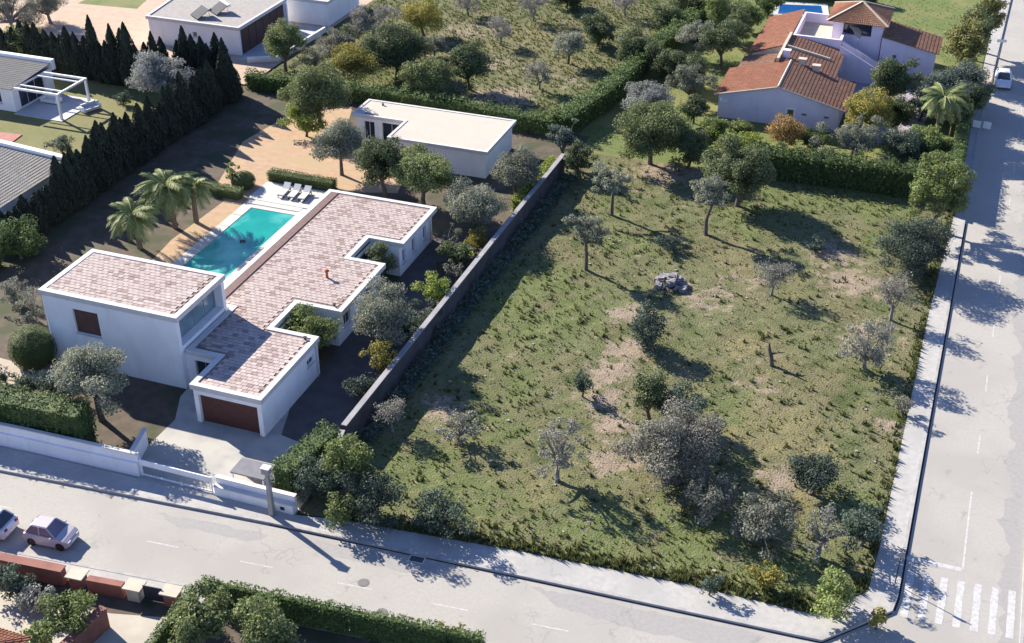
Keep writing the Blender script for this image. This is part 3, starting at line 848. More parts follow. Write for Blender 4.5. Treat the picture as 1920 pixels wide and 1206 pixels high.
# ---- tiled pitched roofs
def tile_slope(mb, e0, e1, r1, r0, cw=0.24, cl=0.40, rise=0.065, seed=1):
    """rows of barrel tiles on the plane eave e0-e1, ridge r0-r1 (r0 above e0)"""
    rg_ = random.Random(seed)
    e0, e1, r0, r1 = map(Vector, (e0, e1, r0, r1))
    nc = max(2, int(round((e1 - e0).length / cw))); nr = max(2, int(round(((r0 - e0).length + (r1 - e1).length) / 2 / cl)))
    nrm = (e1 - e0).cross(r0 - e0).normalized()
    if nrm.z < 0: nrm = -nrm

    def P(s, t, h):
        a = e0.lerp(e1, s); b = r0.lerp(r1, s)
        return a.lerp(b, t) + nrm * h
    prof = ((0.04, 0.012), (0.28, 0.9), (0.72, 0.9), (0.96, 0.012))
    for i in range(nc):
        for j in range(nr):
            t0, t1 = j / nr, min(1.0, (j + 1.06) / nr)
            tn = rg_.random()
            for k in range(3):
                (x0, h0), (x1, h1) = prof[k], prof[k + 1]
                mb.face([P((i + x0) / nc, t0, rise * h0 + .03), P((i + x1) / nc, t0, rise * h1 + .03), P((i + x1) / nc, t1, rise * h1 * .8), P((i + x0) / nc, t1, rise * h0 * .8)], 0, tn)
            mb.face([P((i + .04) / nc, t0, 0), P((i + .96) / nc, t0, 0), P((i + .72) / nc, t0, rise * .9 + .03), P((i + .28) / nc, t0, rise * .9 + .03)], 0, 0.0)
    mb.face([e0, e1, r1, r0], 0, 0.0)


red = thing('red_roofed_villa', 'lilac villa with several red clay tile roofs and a small square tower', 'house', (34, 72, 0.1))
# gable wing towards the camera
gz = 2.75
b = MB()
g0, g1 = (26.2, 63.2), (38.9, 63.2)
b_h = [(7.35, 8.05, 0.9, 2.0)]
skin(b, g0, g1, 0.0, gz, b_h, 0.2)
b.face([(26.2, 63.2, gz), (38.9, 63.2, gz), (32.4, 63.2, 4.3)])
skin(b, g1, (38.9, 70.8), 0.0, gz); skin(b, (38.9, 70.8), (26.2, 70.8), 0.0, gz); skin(b, (26.2, 70.8), g0, 0.0, gz)
b.face([(38.9, 70.8, gz), (26.2, 70.8, gz), (32.4, 70.8, 4.3)])
b.build('gable_wall', lilac_m, red)
wd = window(red, g0, g1, b_h[0], 0.2, coping_m, glass_m, 1)
q = MB(); at, L = frame_of(g0, g1)
abox(q, at, 7.2, 7.35, 0.0, 0.04, 0.85, 2.05); abox(q, at, 8.05, 8.2, 0.0, 0.04, 0.85, 2.05); abox(q, at, 7.2, 8.2, 0.0, 0.04, 2.05, 2.2); q.build('surround', white_m, red)
for a in (8.9, 11.2):
    q = MB(); abox(q, at, a, a + 0.5, 0.0, 0.03, 1.55, 1.75); q.build('vent_grille', iron_m, red)
b = MB(); abox(b, at, 0.25, 1.0, 0.0, 0.35, 2.0, 2.25); b.build('air_unit', white_m, red)
for nm, mt, args in (('west_slope', clay_m, ((25.75, 62.85, gz - .02), (25.75, 71.0, gz - .02), (32.4, 71.0, 4.45), (32.4, 62.85, 4.45))),
                     ('east_slope', clay_old, ((39.6, 71.0, gz - .06), (39.6, 62.85, gz - .06), (32.4, 62.85, 4.45), (32.4, 71.0, 4.45)))):
    b = MB(); tile_slope(b, *args, seed=len(nm)); b.build('roof_tiles', mt, red, kind='stuff', tones=True)
b = MB(); b.tube([(32.4, 62.8, 4.5), (32.4, 71.05, 4.5)], 0.13, 6); b.tube([(25.75, 62.83, gz), (32.4, 62.83, 4.45), (39.6, 62.83, gz - .05)], 0.08, 6); b.build('ridge', sandstone_m, red)
# left wing
b = MB()
for a, c in (((27.2, 76.6), (31.0, 76.6)), ((31.0, 76.6), (31.0, 89.2)), ((31.0, 89.2), (27.2, 89.2)), ((27.2, 89.2), (27.2, 76.6))): skin(b, a, c, 0, 2.8)
b.face([(27.2, 76.6, 2.8), (31.0, 76.6, 2.8), (31.0, 76.6, 4.2)])
b.build('west_wall', sandstone_m, red)
b = MB(); tile_slope(b, (26.8, 76.3, 2.85), (26.8, 89.4, 2.85), (31.0, 89.4, 4.35), (31.0, 76.3, 4.35), seed=5); b.build('roof_tiles', clay_m, red, kind='stuff', tones=True)
b = MB(); tile_slope(b, (26.4, 71.6, 2.4), (26.4, 76.2, 2.4), (30.2, 76.2, 3.3), (30.2, 71.6, 3.3), seed=6); b.build('roof_tiles', clay_old, red, kind='stuff', tones=True)
b = MB()
for a, c in (((26.7, 71.8), (30.3, 71.8)), ((30.3, 76.0), (26.7, 76.0)), ((26.7, 76.0), (26.7, 71.8))): skin(b, a, c, 0, 2.4)
b.build('link_wall', sandstone_m, red)
# middle roof sloping to the right
b = MB()
for a, c in (((30.9, 71.1), (36.9, 71.1)), ((36.9, 71.1), (36.9, 79.9)), ((36.9, 79.9), (30.9, 79.9)), ((30.9, 79.9), (30.9, 71.1))): skin(b, a, c, 0, 3.0)
b.face([(30.9, 79.9, 3.0), (30.9, 71.1, 3.0), (30.9, 71.1, 4.2), (30.9, 79.9, 4.2)])
b.build('middle_wall', lilac_m, red)
b = MB(); tile_slope(b, (37.3, 79.9, 3.05), (37.3, 71.0, 3.05), (31.0, 71.0, 4.3), (31.0, 79.9, 4.3), seed=8); b.build('roof_tiles', clay_old, red, kind='stuff', tones=True)
b = MB(); b.box(30.75, 31.05, 71.0, 79.95, 4.2, 4.62); b.beam((31.2, 75.6, 4.45), (36.0, 75.6, 3.5), 0.25, 0.25); b.build('parapet', sandstone_m, red)
for (uu, ww, zz), mt in (((33.6, 71.0, 4.2), sandstone_m), ((35.2, 70.6, 3.8), sandstone_m), ((31.6, 72.6, 4.4), lilac_m)):
    b = MB(); b.box(uu - .35, uu + .35, ww - .25, ww + .25, 3.0, zz + 0.6); b.box(uu - .45, uu + .45, ww - .35, ww + .35, zz + .602, zz + 0.7, 0); b.build('chimney', mt, red)
# terrace with parapets
b = MB()
for a, c in (((31.1, 80.0), (36.6, 80.0)), ((36.6, 80.0), (36.6, 88.6)), ((36.6, 88.6), (31.1, 88.6)), ((31.1, 88.6), (31.1, 80.0))): skin(b, a, c, 0, 3.2)
b.build('terrace_wall', lilac_m, red)
MB().box(31.15, 36.55, 80.05, 88.55, 3.0, 3.2).build('terrace_floor', sandstone_m, red)
MB().ring([(31.05, 79.96), (36.65, 79.96), (36.65, 88.7), (31.05, 88.7)], 0.3, 3.0, 4.3).build('parapet', lilac_m, red)
# tower
b = MB()
t4 = [(35.2, 82.4), (40.8, 82.4), (40.8, 88.2), (35.2, 88.2)]
th_ = {0: [(1.2, 4.4, 4.2, 5.6)], 3: [(1.5, 4.3, 4.2, 5.6)]}
for i in range(4): skin(b, t4[i], t4[(i + 1) % 4], 0, 5.8, th_.get(i, []), 0.5)
b.build('tower_wall', lilac_m, red)
for i, hs in th_.items(): window(red, t4[i], t4[(i + 1) % 4], hs[0], 0.5, brown_dark, glass_m, 2, sill=False)
e = [(34.5, 81.8, 5.75), (41.4, 81.8, 5.75), (41.4, 88.8, 5.75), (34.5, 88.8, 5.75)]; ap = Vector((37.95, 85.3, 7.3))
for i in range(4):
    b = MB(); a, c = Vector(e[i]), Vector(e[(i + 1) % 4])
    tile_slope(b, a, c, ap.lerp(c, 0.01), ap.lerp(a, 0.01), seed=20 + i); b.build('roof_tiles', clay_old if i != 3 else clay_m, red, kind='stuff', tones=True)
b = MB()
for i in range(4): b.beam(Vector(e[i]) + Vector((0, 0, .06)), ap + Vector((0, 0, .05)), 0.22, 0.14)
b.build('ridge', sandstone_m, red)
# right wing
b = MB()
R4 = [(40.9, 82.2), (47.0, 82.2), (47.0, 88.0), (40.9, 88.0)]
rh = {0: [(1.4, 1.9, 2.0, 2.5), (3.2, 3.8, 1.2, 1.9)]}
for i in range(4): skin(b, R4[i], R4[(i + 1) % 4], 0, 3.2 if i == 0 else 3.0, rh.get(i, []), 0.2)
b.face([(40.9, 82.2, 3.2), (47.0, 82.2, 3.2), (40.9, 82.2, 4.4)])
b.build('east_wall', lilac_m, red)
for h in rh[0]: window(red, R4[0], R4[1], h, 0.2, coping_m, glass_m, 1, sill=False)
b = MB(); tile_slope(b, (47.4, 88.3, 3.12), (47.4, 81.9, 3.22), (40.95, 81.9, 4.5), (40.95, 88.3, 4.5), seed=31); b.build('roof_tiles', clay_old, red, kind='stuff', tones=True)
# outside stair
b = MB()
n = 14
for i in range(n):
    u0 = 36.8 + i * 0.42; b.box(u0, u0 + 0.42, 78.8, 80.3, 0.1, 3.2 - (i + 1) * 0.21)
b.build('stair', sandstone_m, red)
for ww in (78.6, 80.4):
    b = MB(); b.hexa([(36.7, ww - .12, 0.1), (42.9, ww - .12, 0.1), (42.9, ww + .12, 0.1), (36.7, ww + .12, 0.1), (36.7, ww - .12, 4.1), (42.9, ww - .12, 1.0), (42.9, ww + .12, 1.0), (36.7, ww + .12, 4.1)])
    b.build('stair_parapet', lilac_m, red)
sh = thing('awning', 'pale cream sail awning beside the square tower', 'awning', (37.6, 82.5, 4.2))
b = MB(); b.hexa([(36.9, 83.2, 5.3), (38.4, 80.6, 4.3), (38.6, 81.9, 4.3), (37.9, 84.2, 5.4), (36.9, 83.2, 5.36), (38.4, 80.6, 4.36), (38.6, 81.9, 4.36), (37.9, 84.2, 5.46)])
b.build('sail', sandstone_m, sh)
b = MB(); b.tube([(38.4, 80.7, 0.1), (38.4, 80.7, 4.3)], 0.05, 6); b.build('post', metal_m, sh)

# ---- left neighbours
h1 = thing('pergola_house', 'white house with a grey tiled roof next to the white pergola', 'house', (-50, 41.5, 0.1))
b = MB()
H4 = [(-62, 38.4), (-45.6, 38.4), (-45.6, 45.2), (-62, 45.2)]
hh = {0: [(13.2, 14.8, 0.9, 2.2), (9.5, 11.5, 0.9, 2.2)], 1: [(1.0, 5.4, 0.15, 2.5)]}
for i in range(4): skin(b, H4[i], H4[(i + 1) % 4], 0, 2.75, hh.get(i, []), 0.25)
b.build('wall', white_m, h1)
for i, hs in hh.items():
    for q in hs: window(h1, H4[i], H4[(i + 1) % 4], q, 0.25, coping_m, glass_m, 3 if q[1] - q[0] > 3 else 2, sill=q[2] > .5)
b = MB(); tile_slope(b, (-62, 38.0, 2.8), (-45.3, 38.0, 2.8), (-45.3, 44.9, 3.35), (-62, 44.9, 3.35), seed=41); b.build('roof_tiles', grey_tile, h1, kind='stuff', tones=True)
MB().box(-62, -45.2, 44.95, 45.5, 2.6, 3.75).build('parapet', white_m, h1)
pg = thing('pergola', 'white open pergola standing on the neighbour lawn', 'pergola', (-42.4, 40.8, 0.1))
for uu, ww in ((-39.6, 38.3), (-39.6, 43.2)):
    MB().box(uu - .12, uu + .12, ww - .12, ww + .12, 0.1, 2.84).build('post', white_m, pg)
for ww in (38.3, 43.2): MB().box(-45.1, -39.42, ww - .1, ww + .1, 2.842, 3.06).build('beam', white_m, pg)
MB().box(-39.7, -39.5, 38.402, 43.098, 2.846, 3.058).build('beam', white_m, pg)
for ww in (39.3, 42.2): MB().box(-45.1, -39.702, ww - .06, ww + .06, 2.88, 3.02).build('rafter', white_m, pg)
MB().prism([(-45.4, 37.8), (-39.2, 37.8), (-39.2, 44.2), (-45.4, 44.2)], 0.05, 0.18).build('terrace', MATS['terrace_tiles'], kind='structure')
for k, (uu, ww, rz, lb) in enumerate(((-43.6, 41.8, 0, 'white garden sofa under the pergola beside the house'), (-38.2, 41.6, 1.2, 'white garden seat on the lawn just outside the pergola'))):
    s = thing('garden_sofa', lb, 'sofa', (uu, ww, 0.18 if k == 0 else 0.1), rz, None, True)
    MB().box(-.9, .9, -.4, .4, 0.12, .42).build('seat', cushion_m, s); MB().box(-.9, .9, .402, .6, .12, .8).build('backrest', cushion_m, s)
    for sx in (-1.06, .902): MB().box(sx, sx + .158, -.4, .6, .12, .6).build('armrest', white_m, s)
    for x in (-.8, .8):
        for y in (-.3, .5): MB().box(x - .04, x + .04, y - .04, y + .04, 0, .119).build('leg', metal_m, s)
h2 = thing('grey_tiled_house', 'house with a grey tiled roof cut by the left edge of the photo', 'house', (-33, 19, 0.1))
b = MB(); G4 = [(-52, 13.2), (-28.0, 13.2), (-28.0, 24.4), (-52, 24.4)]
for i in range(4): skin(b, G4[i], G4[(i + 1) % 4], 0, 2.95, [(3, 5, .9, 2.2), (7, 9, .9, 2.2)] if i == 1 else [], .2)
b.build('wall', white_m, h2)
for q in ((3, 5, .9, 2.2), (7, 9, .9, 2.2)): window(h2, G4[1], G4[2], q, .2)
b = MB(); tile_slope(b, (-27.6, 24.3, 3.05), (-27.6, 12.8, 3.05), (-40, 12.8, 3.9), (-40, 24.3, 3.9), seed=44); b.build('roof_tiles', grey_tile, h2, kind='stuff', tones=True)
MB().hexa([(-40, 24.32, 2.7), (-27.5, 24.32, 2.7), (-27.5, 24.9, 2.7), (-40, 24.9, 2.7), (-40, 24.32, 4.3), (-27.5, 24.32, 3.42), (-27.5, 24.9, 3.42), (-40, 24.9, 4.3)]).build('parapet', white_m, h2)

# ---- house at the lower left
h3 = thing('red_roof_corner_house', 'house whose red tiled roof corner shows at the bottom left', 'house', (3, -31, 0.1))
b = MB()
for a, c in (((-6, -36), (7.2, -36)), ((7.2, -36), (7.2, -27.9)), ((7.2, -27.9), (-6, -27.9)), ((-6, -27.9), (-6, -36))): skin(b, a, c, 0, 2.9)
b.build('wall', terracotta, h3)
e = [(-6.4, -36.4, 2.9), (7.7, -36.4, 2.9), (7.7, -27.3, 2.9), (-6.4, -27.3, 2.9)]; r0, r1 = Vector((-2.5, -31.9, 4.4)), Vector((3.2, -31.9, 4.4))
for i, (a, c, d_, f_) in enumerate(((e[2], e[3], r0, r1), (e[1], e[2], r1 + Vector((0, .02, 0)), r1), (e[0], e[1], r1, r0), (e[3], e[0], r0, r0 + Vector((0, .02, 0))))):
    b = MB(); tile_slope(b, a, c, d_, f_, seed=60 + i); b.build('roof_tiles', clay_m, h3, kind='stuff', tones=True)
# ------------------------------------------------------------------ garden walls, gate, posts
bw = thing('boundary_wall', 'long grey boundary wall between the villa and the vacant plot', 'wall', (14.7, 20, 0.1))
MB().wall([(14.55, -3.0), (14.62, 10), (14.75, 30), (14.95, 44.2)], 0.30, 0.0, 2.05).build('wall', mat('shaded_render', (0.085, 0.08, 0.085), (0.06, 0.057, 0.06), 0.8, 0.9), bw)  # near-black colour carries the shade on the wall face
MB().wall([(14.55, -3.05), (14.62, 10), (14.75, 30), (14.95, 44.25)], 0.42, 2.052, 2.13).build('coping', mat('shaded_coping', (0.30, 0.29, 0.30), (0.24, 0.232, 0.24), 1.0, 0.9), bw)  # coping colour lowered too, shade put into it
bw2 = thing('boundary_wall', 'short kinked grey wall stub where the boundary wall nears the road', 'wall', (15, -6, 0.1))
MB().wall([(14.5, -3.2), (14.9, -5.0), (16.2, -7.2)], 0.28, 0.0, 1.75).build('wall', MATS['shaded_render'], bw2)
MB().wall([(14.5, -3.2), (14.9, -5.0), (16.22, -7.25)], 0.40, 1.752, 1.82).build('coping', MATS['shaded_coping'], bw2)

fw = thing('street_wall', 'long white street wall with a hedge behind it, left of the gate', 'wall', (-10, -10.8, 0.1))
MB().wall([(-40, -12.35), (-6, -10.72), (2.9, -10.45)], 0.28, 0.0, 1.2).build('wall', white_m, fw)
MB().wall([(-40, -12.25), (-6, -10.62), (2.9, -10.35)], 0.16, 1.202, 1.85).build('upper_panel', white_m, fw)
MB().wall([(-40, -12.25), (-6, -10.62), (2.95, -10.35)], 0.28, 1.852, 1.93).build('coping', coping_m, fw)
fw2 = thing('gate_return_wall', 'short white return wall beside the driveway gate', 'wall', (1.6, -9, 0.1))
MB().wall([(2.1, -10.18), (1.4, -7.4)], 0.22, 0.0, 1.45).build('wall', white_m, fw2)
MB().wall([(2.1, -10.18), (1.4, -7.3)], 0.32, 1.452, 1.53).build('coping', coping_m, fw2)
gt = thing('driveway_gate', 'white driveway gate with a solid top band and thin bars', 'gate', (5.8, -10.3, 0.1))
for x in (3.05, 8.5): MB().box(x - .06, x + .06, -10.44, -10.32, 0.12, 1.5).build('gate_post', white_m, gt)
MB().box(3.112, 8.438, -10.42, -10.34, 1.02, 1.46).build('top_band', white_m, gt)
MB().box(3.112, 8.438, -10.42, -10.34, 0.2, 0.30).build('bottom_rail', white_m, gt)
for i in range(20):
    x = 3.35 + i * 0.26
    MB().box(x - .012, x + .012, -10.395, -10.365, 0.302, 1.018).build('bar', metal_m, gt)
fw3 = thing('gate_wall', 'white stepped wall right of the driveway gate', 'wall', (11.4, -10.3, 0.1))
MB().box(8.72, 14.5, -10.55, -10.2, 0.0, 0.85).build('wall', white_m, fw3)
MB().box(8.72, 14.5, -10.198, -9.95, 0.0, 1.35).build('rear_wall', white_m, fw3)
MB().box(8.70, 14.55, -10.6, -10.2, 0.852, 0.92).build('ledge', coping_m, fw3)
MB().box(8.70, 14.55, -10.24, -9.9, 1.352, 1.42).build('coping', coping_m, fw3)
MB().box(13.6, 13.9, -10.57, -10.552, 0.35, 0.6).build('mailbox', black_m, fw3)
cp = thing('bin_shelter', 'small dark flat-topped shelter behind the white gate wall', 'shelter', (10.6, -8.6, 0.1))
MB().box(9.4, 11.9, -9.5, -7.9, 1.42, 1.52).build('roof', solar_back, cp)
for x in (9.5, 11.8):
    for y in (-9.4, -8.0): MB().box(x - .05, x + .05, y - .05, y + .05, 0.1, 1.418).build('post', white_m, cp)
MB().box(9.6, 11.7, -8.05, -7.95, 0.1, 1.3).build('back_panel', white_m, cp)

sl = thing('street_post', 'grey roadside post with a white box on top by the gate wall', 'post', (13.2, -10.95, 0.15))
b = MB(); b.hexa([(13.03, -11.12, .15), (13.37, -11.12, .15), (13.37, -10.78, .15), (13.03, -10.78, .15), (13.09, -11.06, 3.5), (13.31, -11.06, 3.5), (13.31, -10.84, 3.5), (13.09, -10.84, 3.5)]); b.build('pole', metal_m, sl)
MB().box(12.9, 13.42, -11.15, -10.75, 3.502, 3.95).build('box', metal_m, sl)
MB().prism([(12.85, -11.2), (13.47, -11.2), (13.47, -10.7), (12.85, -10.7)], 3.952, 4.0).build('lid', coping_m, sl)
sp = thing('sign_post', 'thin dark sign post on the pavement by the pedestrian crossing', 'post', (51.65, -3.6, 0.15))
MB().tube([(51.65, -3.6, .15), (51.65, -3.6, 2.75)], 0.035, 8).build('pole', black_m, sp)
MB().tube([(51.65, -3.63, 2.35), (51.65, -3.67, 2.35)], 0.22, 16).build('sign_plate', metal_m, sp)
for (u_, w_, lb) in ((21.4, -14.5, 'dark round manhole cover in the carriageway nearer the plot'), (23.5, -16.4, 'dark round manhole cover in the carriageway nearer the far hedge')):
    mh = thing('manhole_cover', lb, 'manhole cover', (u_, w_, 0), 0, 'manhole covers', True)
    MB().tube([(0, 0, -.03), (0, 0, 0.012)], 0.36, 20).build('frame', iron_m, mh); MB().tube([(0, 0, 0.0), (0, 0, 0.018)], 0.30, 20).build('lid', iron_m, mh)
dr = thing('storm_drain', 'rectangular storm drain with a dark grate at the kerb', 'drain', (23.6, -11.5, 0), math.radians(4), None, True)
b = MB(); b.box(-.5, .5, -.3, -.24, -.02, .012); b.box(-.5, .5, .24, .3, -.02, .012); b.box(-.5, -.44, -.24, .24, -.02, .012); b.box(.44, .5, -.24, .24, -.02, .012); b.build('frame', coping_m, dr)
MB().box(-.44, .44, -.24, .24, -.02, .006).build('pit', black_m, dr)
for i in range(7): MB().box(-.4 + i * .125, -.36 + i * .125, -.24, .24, .0062, .011).build('bar', iron_m, dr)

# lower-left property: terracotta walls and pillars
tw_ = thing('terracotta_wall', 'terracotta coloured street wall at the lower left of the photo', 'wall', (0, -20.8, 0.1))
MB().wall([(-14, -22.3), (0.2, -21.2), (4.6, -20.8)], 0.5, 0.0, 1.25).build('wall', terracotta, tw_)
MB().wall([(-14, -22.3), (0.2, -21.2), (4.65, -20.8)], 0.62, 1.252, 1.33).build('coping', terracotta, tw_)
tw2 = thing('terracotta_wall', 'dark terracotta wall section between two pale pillars at the lower left', 'wall', (7.5, -20.7, 0.1))
MB().wall([(6.3, -20.75), (8.6, -20.5)], 0.45, 0.0, 1.1).build('wall', terracotta, tw2)
for k, (u_, w_, lb) in enumerate(((5.5, -20.7, 'wide pale gate pillar cap in the terracotta wall nearer the cars'), (11.6, -20.0, 'pale gate pillar cap beside the hedge corner across the road'), (9.3, -20.35, 'low pale pillar at the courtyard entrance across the road'))):
    p = thing('gate_pillar', lb, 'pillar', (u_, w_, 0.1))
    MB().rbox(u_, w_, .8, .7, 0.0, 1.05, 0.08).build('shaft', terracotta if k < 2 else sandstone_m, p)
    MB().rbox(u_, w_, 1.15, .95, 1.052, 1.14, 0.08).build('cap', sandstone_m, p)
yg = thing('yard_gate', 'dark sheet gate of the courtyard across the road', 'gate', (10.4, -20.2, 0.1))
for i in range(6): MB().rbox(9.95 + i * .21, -20.3 + i * .02, .19, .05, .15, 1.25, .1).build('board', mat('blue_black_gate', (0.03, 0.035, 0.06), (0.025, 0.03, 0.05), 2, .5) if i == 0 else MATS['blue_black_gate'], yg)
rw = thing('terracotta_wall', 'slanting terracotta garden wall behind the green shrub at the lower left', 'wall', (8.6, -25, 0.1))
MB().wall([(9.0, -22.9), (8.5, -27.5)], 0.45, 0.0, 1.5).build('wall', terracotta, rw)
MB().wall([(9.0, -22.85), (8.5, -27.5)], 0.55, 1.502, 1.58).build('coping', terracotta, rw)

# red villa street side
gp = thing('street_gate', 'low white gate panels on the pavement of the red-roofed villa', 'gate', (53.1, 69.6, 0.15))
for x0 in (52.2, 53.25):
    MB().hexa([(x0, 69.55, .2), (x0 + .8, 69.4, .2), (x0 + .8, 69.5, .2), (x0, 69.65, .2), (x0, 69.55, .95), (x0 + .8, 69.4, .95), (x0 + .8, 69.5, .95), (x0, 69.65, .95)]).build('panel', white_m, gp)
    for x in (x0 + .05, x0 + .75): MB().box(x - .03, x + .03, 69.35, 69.62, .15, .2).build('foot', black_m, gp)
wl = thing('street_wall', 'low grey wall under the street hedge of the red-roofed villa', 'wall', (51.9, 60, 0.1))
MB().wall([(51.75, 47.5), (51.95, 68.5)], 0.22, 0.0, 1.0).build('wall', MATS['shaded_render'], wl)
gp2 = thing('gate_pillar', 'grey driveway pillar near the parked white car at the top right', 'pillar', (52.3, 81.5, 0.1))
MB().box(52.1, 52.5, 81.3, 81.7, 0.1, 1.9).build('shaft', MATS['shaded_render'], gp2); MB().box(52.0, 52.6, 81.2, 81.8, 1.902, 2.0).build('cap', coping_m, gp2)
gp3 = thing('street_sign', 'tall thin sign with a white plate beside the street trees', 'sign', (54.0, 92.0, 0.15))
MB().tube([(54.0, 92, .15), (54.0, 92, 2.6)], 0.04, 8).build('pole', metal_m, gp3); MB().rbox(54.0, 91.94, 1.1, .04, 2.15, 2.5, .2).build('plate', white_m, gp3)

# grey rubble heap in the plot
rb = random.Random(5)
hp = thing('rubble_heap', 'pale grey heap of rubble and cut branches in the vacant plot', 'heap', (30.2, 26.4, 0.12), 0, None, True)
b = MB()
for i in range(46):
    a = rb.random() * 6.28; r = 1.35 * math.sqrt(rb.random()); z = max(0, 0.75 * (1 - (r / 1.4) ** 2)) * rb.uniform(.4, 1)
    s = rb.uniform(.12, .34); x, y = r * math.cos(a), r * math.sin(a)
    c = [(x + sx * s * rb.uniform(.6, 1), y + sy * s * rb.uniform(.6, 1), z + sz * s * rb.uniform(.5, .9)) for sz in (-.6, 1) for sx, sy in ((-1, -1), (1, -1), (1, 1), (-1, 1))]
    b.hexa(c)
b.build('stones', rubble_m, hp, kind='stuff')
b = MB()
for i in range(40):
    a = rb.random() * 6.28; x, y = rb.uniform(-1, 1), rb.uniform(-.8, .8); L_ = rb.uniform(.5, 1.1)
    b.tube([(x, y, .3 + rb.random() * .4), (x + L_ * math.cos(a), y + L_ * math.sin(a), .1 + rb.random() * .5)], 0.02, 4)
b.build('branches', bark_grey, hp, kind='stuff')
st = thing('tree_stump', 'leaning dark dead trunk casting a hooked shadow in the plot', 'stump', (40.4, 17.3, 0.1), 0, None, True)
b = MB(); b.tube([(0, 0, 0), (-.1, .1, .6), (-.35, .2, 1.3), (-.4, .15, 1.9)], [.2, .17, .13, .06], 7); b.build('trunk', bark_m, st)
b = MB(); b.tube([(-.2, .15, .9), (.35, .1, 1.2), (.8, .3, 1.15)], [.1, .07, .03], 6); b.build('limb', bark_m, st)

pc = thing('pool_cleaner', 'small dark cleaner floating in the turquoise pool', 'pool cleaner', (-7.4, 20.8, 0.15), .5, None, True)
MB().box(-.22, .22, -.18, .18, -.02, .10).build('body', black_m, pc)
MB().box(-.10, .10, -.24, -.182, .0, .07).build('handle', metal_m, pc)
# sun loungers on the terrace
for k, (u_, lb) in enumerate(((-8.4, 'white sun lounger on the pool terrace, leftmost of three'), (-7.3, 'white sun lounger in the middle of the pool terrace row'), (-6.2, 'white sun lounger on the pool terrace nearest the tiled roof'))):
    s = thing('sun_lounger', lb, 'sun lounger', (u_, 30.4, 0.24), math.radians(4), 'sun loungers by the pool', True)
    MB().box(-.33, .33, -.95, .3, .28, .40).build('mattress', cushion_m, s)
    MB().hexa([(-.33, .302, .28), (.33, .302, .28), (.33, .95, .72), (-.33, .95, .72), (-.33, .302, .40), (.33, .302, .40), (.33, .90, .83), (-.33, .90, .83)]).build('backrest', cushion_m, s)
    MB().box(-.30, .30, -.92, .9, .22, .278).build('frame', black_m, s)
    for x in (-.28, .28):
        for y in (-.85, .8): MB().box(x - .03, x + .03, y - .03, y + .03, 0, .219).build('leg', black_m, s)

